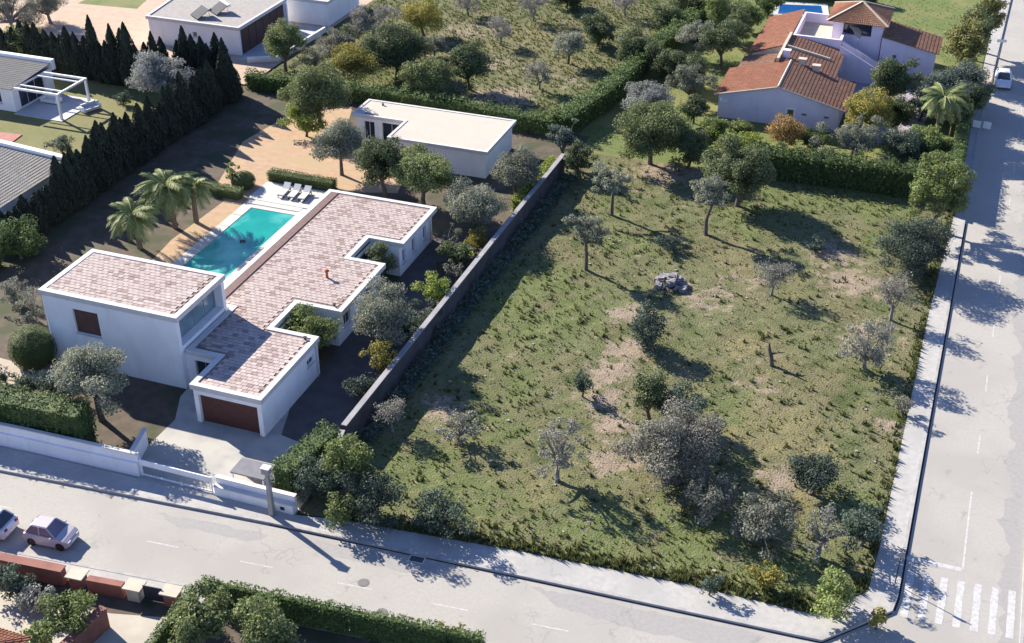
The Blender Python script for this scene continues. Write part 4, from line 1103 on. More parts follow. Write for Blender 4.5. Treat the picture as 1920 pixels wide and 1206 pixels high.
# ------------------------------------------------------------------ cars
def car(label, loc, rz, paint, Ln=4.1, Wd=1.74, group=None, glass=glass_m):
    t = thing('parked_car', label, 'car', loc, rz, group, True)
    h = Ln / 2

    def loft(sections, m_name, m, parent):
        b = MB()
        for (x0, w0, z0, zt0), (x1, w1, z1, zt1) in zip(sections, sections[1:]):
            b.face([(x0, -w0, zt0), (x1, -w1, zt1), (x1, w1, zt1), (x0, w0, zt0)])
            for s in (-1, 1):
                q = [(x0, s * w0 * 1.0, z0), (x1, s * w1 * 1.0, z1), (x1, s * w1, zt1), (x0, s * w0, zt0)]
                b.face(q if s < 0 else q[::-1])
            b.face([(x0, w0, z0), (x1, w1, z1), (x1, -w1, z1), (x0, -w0, z0)])
        for (x0, w0, z0, zt0), fl in ((sections[0], 1), (sections[-1], 0)):
            q = [(x0, -w0, z0), (x0, -w0, zt0), (x0, w0, zt0), (x0, w0, z0)]
            b.face(q if not fl else q[::-1])
        return b.build(m_name, m, parent)
    hw = Wd / 2
    body = loft([(-h, hw * .80, .38, .70), (-h + .12, hw * .95, .26, .90), (-h * .72, hw, .22, .97), (-.2, hw, .20, .93), (h * .42, hw, .20, .90), (h * .78, hw * .97, .22, .80), (h - .1, hw * .88, .28, .68), (h, hw * .72, .36, .58)], 'body', paint, t)
    # cabin: glasshouse with a painted roof
    z0, z1 = .905, 1.42
    lo = [(-h * .86, hw * .86), (h * .46, hw * .90)]; up = [(-h * .62, hw * .66), (h * .10, hw * .68)]
    A = [(lo[0][0], -lo[0][1], z0 + .06), (lo[1][0], -lo[1][1], z0 - .01), (lo[1][0], lo[1][1], z0 - .01), (lo[0][0], lo[0][1], z0 + .06)]
    B_ = [(up[0][0], -up[0][1], z1), (up[1][0], -up[1][1], z1), (up[1][0], up[1][1], z1), (up[0][0], up[0][1], z1)]
    MB().hexa(A + B_).build('cabin', glass, t)
    r = MB(); r.hexa([(x * 1.0, y * 1.02, z1 + .003) for x, y, _ in B_] + [(x * .92 - .02, y * .9, z1 + .06) for x, y, _ in B_]); r.build('roof', paint, t)
    for s in (-1, 1):
        for f in (0.0, .48, 1.0):
            a = Vector(A[0 if s < 0 else 3]).lerp(Vector(A[1 if s < 0 else 2]), f); c = Vector(B_[0 if s < 0 else 3]).lerp(Vector(B_[1 if s < 0 else 2]), f)
            MB().beam(a + Vector((0, s * .01, 0)), c + Vector((0, s * .01, 0)), .09, .05).build('pillar', paint, t)
    for x in (-h * .62, h * .62):
        for s in (-1, 1):
            y = s * (hw - .1)
            wh = MB().tube([(x, y - .1, .31), (x, y + .1, .31)], .31, 16).build('wheel', tyre_m, t)
            MB().tube([(x, s * (hw - .02) - .012, .31), (x, s * (hw - .02) + .012, .31)], .19, 12).build('rim', metal_m, wh)
    for s in (-1, 1):
        y = s * hw * .62
        MB().box(h - .1, h - .015, y - .15, y + .15, .56, .66).build('headlight', coping_m, t)
        MB().box(-h + .01, -h + .12, y - .12, y + .12, .70, .86).build('tail_light', mat('tail_red', (.3, .02, .02), (.25, .02, .02)) if 'tail_red' not in MATS else MATS['tail_red'], t)
        MB().box(h * .30, h * .36, s * (hw + .09) - .08, s * (hw + .09) + .08, .92, 1.04).build('mirror', paint, t)
    for x in (h - .01, -h + .0): MB().box(x - .02, x + .02, -.26, .26, .42, .53).build('number_plate', white_m, t)
    return t


car('white parked car cut by the left edge of the photo', (-3.35, -18.3, 0.0), math.radians(184), car_white)
car('small pale lilac car standing at the road side beside the terracotta wall', (1.35, -17.75, 0.0), math.radians(5), car_pink, 3.2, 1.55, None, pink_glass)
car('white car parked at the driveway apron at the top right', (54.75, 83.9, 0.0), math.radians(-88), car_white)
# ------------------------------------------------------------------ vegetation
def leaf_mesh(name, cen, nrm, size, tone, m, rng, aspect=0.55, extra=None, up=None):
    """many small leaf faces; extra = (verts, faces) of a core added with tone 0"""
    n = len(cen)
    nrm = nrm / (np.linalg.norm(nrm, axis=1, keepdims=True) + 1e-9)
    ref = rng.normal(size=(n, 3)) if up is None else np.tile(np.array(up, float), (n, 1)) + rng.normal(size=(n, 3)) * 0.25
    a = np.cross(nrm, ref); a /= (np.linalg.norm(a, axis=1, keepdims=True) + 1e-9)
    b = np.cross(nrm, a)
    s = size[:, None]
    bend = nrm * s * 0.18
    v = np.stack([cen - b * s, cen + a * s * aspect + bend, cen + b * s, cen - a * s * aspect + bend], 1).reshape(-1, 3)
    f = np.arange(4 * n).reshape(-1, 4)
    verts = v.tolist(); faces = f.tolist(); t = tone.tolist()
    if extra:
        k = len(verts); verts += extra[0]; faces += [[i + k for i in q] for q in extra[1]]; t += [0.0] * len(extra[1])
    me = bpy.data.meshes.new(name); me.from_pydata(verts, [], faces); me.materials.append(m)
    at_ = me.attributes.new('tone', 'FLOAT', 'FACE'); at_.data.foreach_set('value', np.clip(np.array(t, np.float32), 0, 1))
    return me


def sph(rng, n):
    d = rng.normal(size=(n, 3)); return d / np.linalg.norm(d, axis=1, keepdims=True)


def crown(rng, W, z0, z1, leaf, dens, nl, m, loose=False, low=-.55):
    """crown between heights z0 and z1, width W: many small leafy sprays with gaps between them"""
    R = W / 2; Hh = (z1 - z0) / 2; zc = (z0 + z1) / 2
    nl = int(nl * 1.9)
    d = sph(rng, nl * 3); d = d[d[:, 2] > low][:nl]; nl = len(d)
    rr = rng.uniform(0.35, 1.0, nl)[:, None] ** .7
    stretch = np.array([rng.uniform(.85, 1.18), rng.uniform(.85, 1.18), 1.0])
    a = np.arctan2(d[:, 1], d[:, 0]); ph = rng.uniform(0, 6.28, 3)
    uneven = (1 + .20 * np.sin(2 * a + ph[0]) + .14 * np.sin(3 * a + ph[1]) + .12 * np.sin(5 * d[:, 2] + ph[2]))[:, None]
    lo, hi = (.12, .27) if loose else (.17, .36)
    k = min(R, Hh * 1.3)
    lr = rng.uniform(lo, hi, nl) * k
    lc = d * rr * uneven * np.array([R * 1.12, R * 1.12, Hh]) * stretch * (1 - (lo + hi) / 2 * .7)
    if not loose: lc[0] = (0, 0, -Hh * .15); lr[0] = k * .55
    area = 12.6 * lr ** 2
    pts = []; nr = []; tn = []
    for i in range(nl):
        n = max(10, int(area[i] * dens))
        q = sph(rng, n)
        rad = lr[i] * (1.12 - 0.75 * rng.random(n) ** 1.3)
        p = lc[i] + q * rad[:, None] * np.array([1.15, 1.15, .8])
        pts.append(p); nr.append(q * .7 + np.array([0, 0, .35]) + rng.normal(size=(n, 3)) * 0.5)
        tn.append(np.clip(0.36 + rng.uniform(-.26, .30) + rng.normal(size=n) * 0.12, 0, 1))
    p = np.concatenate(pts); p[:, 2] += zc
    p[:, 2] = np.maximum(p[:, 2], 0.06)
    nr = np.concatenate(nr); tn = np.concatenate(tn)
    me = leaf_mesh('crown', p, nr, leaf * rng.uniform(.5, 1.45, len(p)), tn, m, rng)
    lc = lc + np.array([0, 0, zc])
    return me, lc, lr


def trunk_mesh(rng, h_split, r, targets, m, lean=0.15, sides=7):
    b = MB()
    kx, ky = rng.normal(size=2) * lean
    top = Vector((kx, ky, h_split))
    mid = Vector((kx * .2 + rng.normal() * .06, ky * .2 + rng.normal() * .06, h_split * .5))
    b.tube([(0, 0, -.1), (0, 0, .08), mid, top], [r * 1.5, r * 1.15, r * .95, r * .8], sides)
    for t in targets:
        t = Vector([float(x) for x in t])
        c = top.lerp(t, .5) + Vector((rng.normal() * .1, rng.normal() * .1, .12))
        b.tube([top + Vector((0, 0, -.1)), c, t], [r * .62, r * .4, r * .12], 5, cap=False)
    return b.mesh('trunk', m)


KIND = {
    # material, leaf half-length, leaves per m2 of lobe, crown base (share of height), lobes, bark
    'olive': (L_OLIVE, .105, 66, .20, 19, bark_m), 'tallolive': (L_GREEN, .12, 56, .10, 26, bark_m), 'carob': (L_CAROB, .12, 62, .10, 22, bark_m),
    'carobl': (L_CAROBL, .12, 62, .10, 24, bark_m), 'darkshrub': (L_DARK, .10, 60, .06, 16, bark_m), 'greyshrub': (L_GREY, .10, 48, .06, 16, bark_grey),
    'green': (L_GREEN, .12, 52, .12, 18, bark_m), 'bright': (L_BRIGHT, .12, 55, .06, 15, bark_m), 'yellow': (L_YELLOW, .12, 50, .10, 16, bark_m),
    'autumn': (L_AUTUMN, .10, 60, .08, 16, bark_m), 'blue': (L_BLUE, .12, 50, .10, 19, bark_m), 'silver': (L_SILVER, .11, 48, .10, 21, bark_m),
    'hedgey': (L_HEDGE, .12, 55, .05, 16, bark_m), 'ivy': (L_IVY, .16, 36, .05, 22, bark_m), 'greytree': (L_GREYC, .10, 40, .05, 34, bark_grey), 'clip': (L_CLIP, .06, 150, .03, 1, bark_m)}
CAT = {'olive': 'olive tree', 'tallolive': 'olive tree', 'carob': 'tree', 'carobl': 'tree', 'darkshrub': 'bush', 'greyshrub': 'bush', 'green': 'bush', 'bright': 'bush', 'yellow': 'bush', 'autumn': 'bush', 'blue': 'tree', 'silver': 'bush', 'hedgey': 'bush', 'ivy': 'tree'}
NAME = {'olive': 'olive_tree', 'tallolive': 'olive_tree', 'carob': 'carob_tree', 'carobl': 'carob_tree', 'blue': 'tree', 'ivy': 'ivy_tree', 'bare': 'bare_tree', 'greytree': 'grey_tree', 'barebig': 'bare_tree'}


def plant(kind, u, w, h, wd, label, seed, z=0.1):
    rng = np.random.default_rng(seed)
    cat = 'tree' if ('tree' in label or kind.startswith('bare')) else ('bush' if 'bush' in label else 'shrub')
    name = NAME.get(kind, 'shrub' if cat != 'tree' else 'tree')
    if cat == 'tree' and name == 'shrub': name = 'tree'
    t = thing(name, label, cat, (u, w, z), rng.uniform(0, 6.28), None, True)
    if kind.startswith('bare'):
        bare_tree(t, rng, h, wd, kind == 'barebig'); return t
    m, leaf, dens, base, nl, bark = KIND[kind]
    z0 = h * base
    if kind == 'olive' and h > 4.5 and wd < 4: z0 = h * .42
    nl2 = max(6, int(nl * min(1.4, max(.6, wd / 4))))
    loose = kind in ('greytree', 'greyshrub', 'tallolive') or (kind == 'olive' and u > 15)
    me, lc, lr = crown(rng, wd, z0, h, leaf * .85, dens * (1.15 if loose else .9), nl2, m, loose, -.55 if h * base > .45 or kind == 'olive' else -1.1)
    link('crown', me, t)
    r = 0.022 * h + 0.014 * wd
    tg = lc[rng.permutation(len(lc))[:16 if loose else 8]]
    link('trunk', trunk_mesh(rng, max(0.25, z0 + (h - z0) * .18), min(r, .30), tg, bark, lean=.12 * h / 4), t)
    return t


def bare_tree(t, rng, h, wd, big=False):
    b = MB(); tips = []
    R = wd / 2
    base = Vector((0, 0, h * (.16 if big else .26)))
    lean = Vector((rng.normal() * .12 * h / 4, rng.normal() * .12 * h / 4, 0))
    r = .04 * h
    b.tube([(0, 0, -.1), (0, 0, .1), lean * .4 + base * .5, base + lean], [r * 1.3, r, r * .85, r * .7], 7)
    base = base + lean

    def grow(p, d, L, r, lev):
        mid = p + d * L * .5 + Vector([rng.normal() * L * .07 for _ in range(3)])
        e = p + d * L + Vector((0, 0, L * .06))
        b.tube([p, mid, e], [r, r * .75, r * .5], 5 if lev < 2 else 3, cap=False)
        if lev >= 3:
            tips.append((mid, e)); return
        for _ in range(4 if lev == 0 else 4):
            dd = (d + Vector([rng.normal() * .62 for _ in range(3)])).normalized(); dd.z = dd.z * .75 + .12
            grow(mid.lerp(e, rng.uniform(.2, 1)), dd.normalized(), L * rng.uniform(.5, .72), r * .5, lev + 1)
    nlim = 8 if big else 5
    for i in range(nlim):
        a = 6.28 * i / nlim + rng.normal() * .3
        d = Vector((math.cos(a) * R, math.sin(a) * R, (h - base.z) * rng.uniform(.45, 1.1)))
        grow(base - Vector((0, 0, .2 * rng.random() * h * .2)), d.normalized(), d.length * .50, r * .5, 0)
    link('trunk', b.mesh('trunk', bark_grey), t)
    n = int((4200 if big else 2400) * max(.5, wd / 3.0))
    ii = rng.integers(0, len(tips), n); f = rng.random(n)
    P = np.array([[*tips[i][0].lerp(tips[i][1], k)] for i, k in zip(ii, f)]) + rng.normal(size=(n, 3)) * .17
    P[:, 2] = np.maximum(P[:, 2], .1)
    link('crown', leaf_mesh('crown', P, sph(rng, n), .075 * rng.uniform(.6, 1.5, n), rng.random(n), L_TWIG, rng), t)


VEG = [
('darkshrub',12.9,12.2,2.2,2.2,'dark shrub between the wide grey-green tree and the lime shrub'),
('darkshrub',13.3,2.2,2.4,2.2,'dark shrub at the foot of the lower boundary wall'),
('carob',12.2,22.6,3.0,2.8,'dark bush beside the small windows of the villa'),
('greyshrub',10.2,26.0,2.4,2.6,'grey bush near the back right corner of the villa'),
('carob',50.2,66.5,5.2,3.8,'dark street-side tree directly behind the feathery palm'),
('carob',50.4,76.0,5.4,4.0,'dark street-side tree just below the driveway apron'),
('carob',51.0,90.5,6.5,4.2,'dark street-side tree above the driveway apron'),
('carob',24.2,60.6,3.4,3.2,'dark small tree at the left foot of the gable wall'),
('green',29.8,57.8,2.4,3.0,'green bush below the left half of the gable wall'),
('hedgey',37.4,57.8,2.6,3.2,'green bush between orange shrub and silvery olive'),
('carob',44.8,64.8,4.2,3.8,'dark tree on the lilac paving'),
('darkshrub',46.8,69.5,3.4,3.4,'dark bush at the right of the lilac paving'),
('carob',21.6,70.2,4.2,4.0,'dark tree midway along the lawn left of the red roofs'),
('carob',23.6,85.5,5.0,4.2,'dark tree left of the far red roof'),
('olive',22.8,26.5,5.3,3.2,'grey-leaved leaning olive tree beside the shadow of the long boundary wall'),
('olive',22.0,37.1,5.3,3.3,'slim olive tree with a dark bent trunk at the top left of the vacant plot'),
('olive',31.0,36.3,5.8,3.6,'olive tree on a straight black trunk in front of the big spreading carob'),
('carob',32.5,42.9,6.6,6.4,'big spreading dark carob tree beside the tall hedge of the red-roofed villa'),
('carobl',22.5,49.0,6.0,6.9,'broad light green carob tree at the upper corner of the vacant plot'),
('carob',26.3,49.3,4.4,3.7,'small dark tree standing right beside the broad light green carob'),
('bare',38.5,27.7,3.3,2.0,'small nearly leafless tree throwing a long thin shadow in mid plot'),
('greytree',47.1,19.2,4.4,3.7,'wide grey tree near the pavement side of the vacant plot'),
('bare',48.2,27.0,4.0,2.0,'narrow pale leafless tree under the tall tree at the plot side'),
('tallolive',50.0,44.3,7.6,5.4,'tall yellowish green olive tree at the corner of hedge and side street'),
('darkshrub',48.9,35.3,5.1,5.7,'dark green scrubby tree in front of the tall olive by the street'),
('greytree',36.6,1.5,5.3,7.2,'largest grey spreading tree in the middle of the vacant plot'),
('darkshrub',35.7,7.5,3.6,3.0,'dark green crown showing behind the largest grey tree'),
('carob',33.6,6.7,5.0,3.0,'dark evergreen tree standing left of the largest grey tree'),
('darkshrub',30.8,16.3,3.4,3.1,'round dark bush at the top of the bare earth track'),
('darkshrub',28.1,8.4,2.5,1.6,'narrow dark bush at the left edge of the bare earth track'),
('greytree',29.4,-1.4,5.7,3.1,'grey tree left of the largest one, casting a round shadow'),
('greytree',21.7,0.3,2.8,2.5,'thin see-through tree with a dark round shadow at the left of the plot'),
('darkshrub',45.6,3.0,3.7,3.0,'round dark green bush on a short trunk near the street pavement'),
('greyshrub',46.9,-2.9,4.4,2.8,'pale grey-green bush nearest the pedestrian crossing'),
('greyshrub',43.2,-2.4,3.3,4.4,'low spreading bush in the big tree shadow near the front of the plot'),
('greyshrub',39.7,-1.2,3.1,3.8,'low grey bush just in front of the largest grey tree'),
('darkshrub',40.8,36.3,1.4,1.8,'small round dark bush on the bare patch at the far right of the plot'),
('darkshrub',28.6,32.0,1.6,2.0,'small dark bush left of the straight-trunked olive'),
('green',17.4,-7.9,6.1,3.3,'green tree at the roadside corner between the villa gate and the plot'),
('darkshrub',19.5,-9.1,3.7,3.1,'dark shaded bush at the left end of the plot roadside'),
('green',17.9,-10.4,2.8,2.3,'light green shrub at the pavement under the roadside corner tree'),
('darkshrub',23.9,-8.8,2.8,3.2,'shaded bush on the plot edge above the storm drain'),
('darkshrub',14.8,-8.2,3.1,2.8,'dark bush behind the end of the white gate wall'),
('bare',16.8,-0.2,2.6,1.5,'small pale tree in the wall shadow near the roadside corner'),
('darkshrub',49.3,-0.9,3.3,2.8,'dark purple-grey bush at the street edge of the plot'),
('darkshrub',41.3,-8.5,1.7,1.3,'small dark weed clump at the front edge of the plot'),
('green',48.5,-7.8,3.2,3.1,'bright green bush at the rounded corner of the plot'),
('yellow',44.5,-6.7,1.8,2.2,'low yellow-green bush near the front edge of the plot'),
('greyshrub',50.3,14.2,2.1,1.9,'low grey bush at the pavement edge beside the street'),
('yellow',51.0,-7.8,1.5,1.4,'little yellow-green plant on the pavement corner by the crossing'),
('olive',-3.3,-6.0,6.7,5.0,'grey olive tree in front of the two-storey block'),
('darkshrub',-9.9,-5.3,2.5,2.0,'rounded dark shrub below the clipped ball bush'),
('darkshrub',-7.6,-4.9,2.5,2.3,'loose dark shrub between the ball bush and the olive'),
('darkshrub',-12.7,-4.6,1.6,1.4,'dark shrub at the left edge beside the garden path'),
('darkshrub',-10.5,-7.2,1.6,1.5,'small dark shrub just above the street hedge'),
('greyshrub',-19.8,5.2,2.9,3.7,'grey shrub in the shade left of the two-storey block'),
('greyshrub',-16.1,3.5,3.2,3.0,'dark grey shrub against the left corner of the two-storey block'),
('hedgey',-25.0,12.4,4.0,4.5,'bright-topped shrub in the shade by the left neighbour'),
('green',-14.1,30.5,3.0,1.3,'slim young plant beside the dome bush'),
('bright',-12.9,43.4,3.7,3.7,'round bush with a bright green top on the sandy ground'),
('carobl',-12.7,46.1,6.6,6.5,'large green tree at the corner behind the sandy ground'),
('olive',-5.3,36.3,5.5,4.8,'round grey olive tree left of the white pool house'),
('carob',0.8,33.3,6.8,4.9,'dark-leaved tree in front of the pool house recess'),
('carobl',5.1,32.5,6.8,5.4,'tall rounded green tree in front of the white pool house'),
('olive',12.6,36.9,5.3,4.6,'grey olive tree at the right corner of the white pool house'),
('olive',11.5,29.2,5.0,5.2,'round grey olive tree behind the long tiled roof'),
('yellow',12.7,26.7,2.1,2.4,'yellow-leaved shrub by the boundary wall under the round olive'),
('bright',12.4,24.3,1.8,1.9,'small pale green shrub at the boundary wall'),
('bright',13.0,16.4,3.3,3.0,'lime green shrub beside the boundary wall path'),
('olive',12.3,8.6,6.2,5.1,'wide grey-green tree beside the right wall of the villa'),
('yellow',13.3,5.6,3.6,2.5,'yellow and green shrub at the lower boundary wall'),
('carob',7.7,19.9,3.8,3.0,'dark tree growing in the upper roof courtyard'),
('green',6.5,7.9,4.0,4.2,'bright leafy shrub filling the lower roof courtyard'),
('greyshrub',13.1,20.8,2.2,2.3,'grey pruned shrub at the bend of the boundary wall'),
('blue',14.4,46.1,5.6,3.0,'slim blue-green tree at the far end of the boundary wall'),
('carob',16.7,43.7,4.1,3.0,'dark tree in the shade just past the far wall end'),
('carobl',-23.5,58.6,6.5,4.6,'upright green tree beside the terrace of the flat-roofed house'),
('yellow',-14.5,58.0,5.2,5.2,'yellow-green tree in a row along the upper hedge'),
('carob',-11.1,62.2,6.2,6.9,'dark wide tree left in the upper field'),
('carobl',-4.8,56.5,4.9,5.3,'round green tree pressed against the upper hedge'),
('carob',-1.7,61.2,5.3,4.8,'dark round tree at the bare earth of the upper field'),
('olive',-9.5,69.6,2.6,3.8,'grey tree between the dark trees in the upper field'),
('yellow',-13.4,75.4,5.2,4.9,'tall yellow-topped tree at the top of the upper field'),
('bare',-19.1,72.7,4.7,6.0,'grey twiggy tree at the upper left of the upper field'),
('bare',-20.8,65.1,3.6,4.5,'bare shrub by the terrace steps of the flat-roofed house'),
('bare',-3.3,75.8,3.2,2.6,'thin crooked leafless tree in the middle of the upper field'),
('bare',5.7,64.0,3.5,2.2,'thin dark leafless tree near the upper hedge corner'),
('bare',-2.6,85.7,3.5,3.0,'pale leafless tree at the top of the upper field'),
('bare',-11.2,84.8,3.7,3.0,'leafless tree cut by the top edge left of centre'),
('bare',7.9,91.7,3.3,3.0,'crooked leafless tree at the top edge right of centre'),
('olive',6.3,72.7,4.2,3.8,'grey tree at the left of the pair in the upper field'),
('carob',7.8,79.8,4.4,4.3,'dark tree at the right of the pair in the upper field'),
('carob',-0.2,92.0,3.4,4.9,'dark tree cut by the top edge above the pair'),
('silver',19.7,58.2,5.1,5.0,'silvery flowering shrub on the lawn below the diagonal hedge'),
('olive',20.1,79.6,4.8,5.2,'grey-green tree left of the red-roofed wing'),
('olive',22.8,64.4,5.1,4.4,'light olive tree on the lawn by the gable wall'),
('carob',25.9,77.4,6.2,4.2,'dark dense tree beside the left red roof'),
('carob',18.1,71.9,4.1,3.9,'dark shaded tree along the diagonal hedge'),
('carob',14.4,88.0,3.8,4.4,'dark tree at the top of the diagonal hedge'),
('green',20.5,88.1,6.4,3.9,'tall green conifer-like tree at the top edge'),
('hedgey',23.9,91.4,4.1,4.0,'green bush beside the blue pool'),
('autumn',34.2,57.4,3.4,4.2,'orange-brown round shrub under the small gable window'),
('olive',41.1,56.5,4.5,6.0,'silvery olive tree at the right corner of the gable'),
('yellow',41.5,62.1,6.0,5.1,'yellow-green tree behind the silvery olive'),
('carob',42.5,68.5,6.1,4.8,'dark leafy tree against the outside stair'),
('green',48.2,59.7,4.0,3.9,'bright green plant below the garden palm'),
('blue',49.4,72.5,5.3,6.4,'blue-green tree behind the garden palm'),
('carob',47.7,59.5,2.6,4.8,'dark shrub in the shade between palm and hedge'),
('ivy',50.1,83.6,8.8,4.9,'tall ivy-covered tree at the street corner of the red-roofed villa'),
('ivy',52.0,93.6,9.1,3.9,'tall leafy tree beside the street at the top right'),
('green',27.0,57.3,2.8,3.3,'light green bush at the lower corner of the gable wall'),
('green',24.0,55.4,2.1,2.8,'small light bush on the lawn near the broad carob'),
('bright',30.3,54.6,2.3,4.9,'lime green bush between the carob and the gable wall'),
('carob',13.8,74.9,4.1,4.5,'dark bush in the diagonal hedge line left of the grey-green tree'),
('carob',16.7,93.6,4.0,5.8,'dark tree at the top edge right of the diagonal hedge'),
('darkshrub',46.0,58.2,3.7,4.5,'dark shrub in the deep shade between yellow tree and palm'),
('darkshrub',45.2,52.7,2.5,3.6,'dark bush at the right end of the tall plot hedge'),
('carob',52.0,72.4,4.4,3.7,'dark tree behind the street hedge beside the palm'),
('greyshrub',-20.7,60.5,3.2,4.1,'grey bush near the terrace steps beyond the sandy yard'),
('carob',-20.2,66.3,3.5,3.8,'dark small tree left of the yellow-green tree'),
('green',36.7,53.1,1.7,3.7,'light bush on top of the tall plot hedge'),
('hedgey',25.3,98.5,3.2,4.2,'dark green bush at the far left of the blue pool'),
('greyshrub',-62.9,59.8,6.1,7.4,'grey tree at the top left corner behind the cypress screen'),
('greyshrub',-60.4,64.0,5.5,6.1,'second grey tree at the top left beside the sandy court'),
('green',-53.0,50.6,5.0,5.0,'green tree in front of the cypress screen at the upper left'),
('silver',-30.9,44.9,7.0,5.8,'white-flowering tree growing among the cypresses'),
('darkshrub',-35.9,44.2,1.6,2.0,'small round dark bush on the neighbour lawn'),
('darkshrub',-33.9,30.8,2.2,2.4,'dark clipped bush beside the grey tiled roof'),
('carobl',15.4,-22.7,4.7,3.6,'round green tree inside the hedge across the road'),
('carobl',18.9,-21.9,4.3,3.6,'right-hand green tree inside the hedge across the road'),
('yellow',28.2,-17.6,1.5,2.6,'yellow-green bush at the right end of the far hedge'),
('green',7.6,-24.3,3.5,3.1,'green shrub behind the terracotta wall'),
('darkshrub',2.3,-22.8,2.1,2.2,'dark bush behind the terracotta wall at the left edge'),
('silver',4.5,-23.4,1.8,2.8,'white-flowered dark bush at the lower left'),
('green',7.0,-25.8,2.7,2.1,'green bush beside the red roof corner'),
]
SKIP = {'dark tree growing in the upper roof courtyard': (7.1, 18.2), 'bright leafy shrub filling the lower roof courtyard': (7.0, 6.6),
        'dark dense tree beside the left red roof': (23.6, 77.4), 'wide grey-green tree beside the right wall of the villa': (11.7, 9.2), 'dark leafy tree against the outside stair': (43.6, 71.5),
        'dark carob': (0, 0), 'bright-topped shrub in the shade by the left neighbour': (-24.0, 11.6)}
for i, (k, u, w, h, wd, lb) in enumerate(VEG):
    if lb in SKIP: u, w = SKIP[lb]
    if 'wide grey-green' in lb: wd = 4.6
    if k == 'darkshrub': wd *= 1.2
    plant(k, u, w, h, wd, lb, 100 + i)

# clipped ball and dome bushes
for (u, w, r, sq, lb) in ((-12.4, -1.5, 1.75, 1.0, 'big clipped green ball bush at the left corner of the villa'), (-13.0, 30.7, 1.15, .75, 'dark clipped dome bush beside the pool hedge')):
    rng = np.random.default_rng(int(abs(u) * 10))
    t = thing('ball_bush', lb, 'bush', (u, w, 0.1), 0, None, True)
    n = int(12.6 * r * r * 170); q = sph(rng, n); q = q[q[:, 2] > -.75]; n = len(q)
    P = q * r * (1 + rng.normal(size=(n, 1)) * .018) * np.array([1, 1, sq]); P[:, 2] += r * sq * .78
    core = MB(); core.tube([(0, 0, r * sq * (.78 - .9)), (0, 0, r * sq * .3), (0, 0, r * sq * .78), (0, 0, r * sq * 1.3), (0, 0, r * sq * 1.66)], [r * .35, r * .82, r * .93, r * .80, r * .25], 14)
    link('crown', leaf_mesh('crown', P, q + rng.normal(size=(n, 3)) * .35, .055 * rng.uniform(.7, 1.3, n), np.clip(.4 + rng.normal(size=n) * .2, 0, 1), L_CLIP, rng, extra=([tuple(x) for x in core.v], [list(f) for f in core.f])), t)
    link('trunk', MB().tube([(0, 0, -.1), (0, 0, r * sq)], [.12, .06], 7).mesh('trunk', bark_m), t)


def hedge(label, pts, th, h, m, seed, z=0.1, leaf=.10, dens=60, rough=.10, name='hedge'):
    """a hedge along a polyline: a dense core and a coat of leaves with an uneven top"""
    rng = np.random.default_rng(seed)
    p0 = Vector(pts[0])
    P = []; Nn = []; T_ = []
    ev = []; ef = []
    for (a, c) in zip(pts, pts[1:]):
        a = Vector(a) - p0; c = Vector(c) - p0; L_ = (c - a).length; e = (c - a) / L_; nn = Vector((-e.y, e.x))
        areas = [L_ * th, L_ * h, L_ * h, th * h, th * h]
        for s in range(5):
            n = int(areas[s] * dens)
            if n == 0: continue
            x = rng.random(n) * L_; j = rng.normal(size=n) * rough
            if s == 0: off = (rng.random(n) - .5) * th; zz = np.full(n, h); nv = np.tile([0, 0, 1.0], (n, 1)); off = off
            elif s < 3:
                sg = 1 if s == 1 else -1
                off = np.full(n, sg * th / 2); zz = rng.random(n) * h; nv = np.tile([nn.x * sg, nn.y * sg, .15], (n, 1))
            else:
                x = np.full(n, 0.0 if s == 3 else L_); off = (rng.random(n) - .5) * th; zz = rng.random(n) * h; sg = -1 if s == 3 else 1
                nv = np.tile([e.x * sg, e.y * sg, .1], (n, 1))
            wob = 0.5 * rough * 3 * np.sin(x * 1.7 + seed) * np.cos(x * .63 + 2 * seed) + rough * np.sin(x * 4.1)
            q = np.stack([a.x + e.x * x + nn.x * off, a.y + e.y * x + nn.y * off, zz * (1 + wob / max(h, .4))], 1) + nv * j[:, None]
            q[:, 2] = np.maximum(q[:, 2], .03)
            P.append(q); Nn.append(nv + rng.normal(size=(n, 3)) * .55)
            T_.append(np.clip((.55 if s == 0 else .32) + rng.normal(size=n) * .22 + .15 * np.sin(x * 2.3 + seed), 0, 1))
        k = len(ev); hw = th / 2 - .12
        for zz in (0.0, h - .14 - rough):
            for sx, so in ((.1, -hw), (L_ - .1, -hw), (L_ - .1, hw), (.1, hw)):
                ev.append((a.x + e.x * sx + nn.x * so, a.y + e.y * sx + nn.y * so, zz))
        ef += [[k + i for i in q] for q in ((4, 5, 6, 7), (0, 1, 5, 4), (1, 2, 6, 5), (2, 3, 7, 6), (3, 0, 4, 7))]
    P = np.concatenate(P); Nn = np.concatenate(Nn); T_ = np.concatenate(T_)
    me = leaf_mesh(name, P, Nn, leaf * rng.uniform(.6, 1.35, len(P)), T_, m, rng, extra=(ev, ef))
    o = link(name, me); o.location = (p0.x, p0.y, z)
    return tag(o, label, 'hedge')


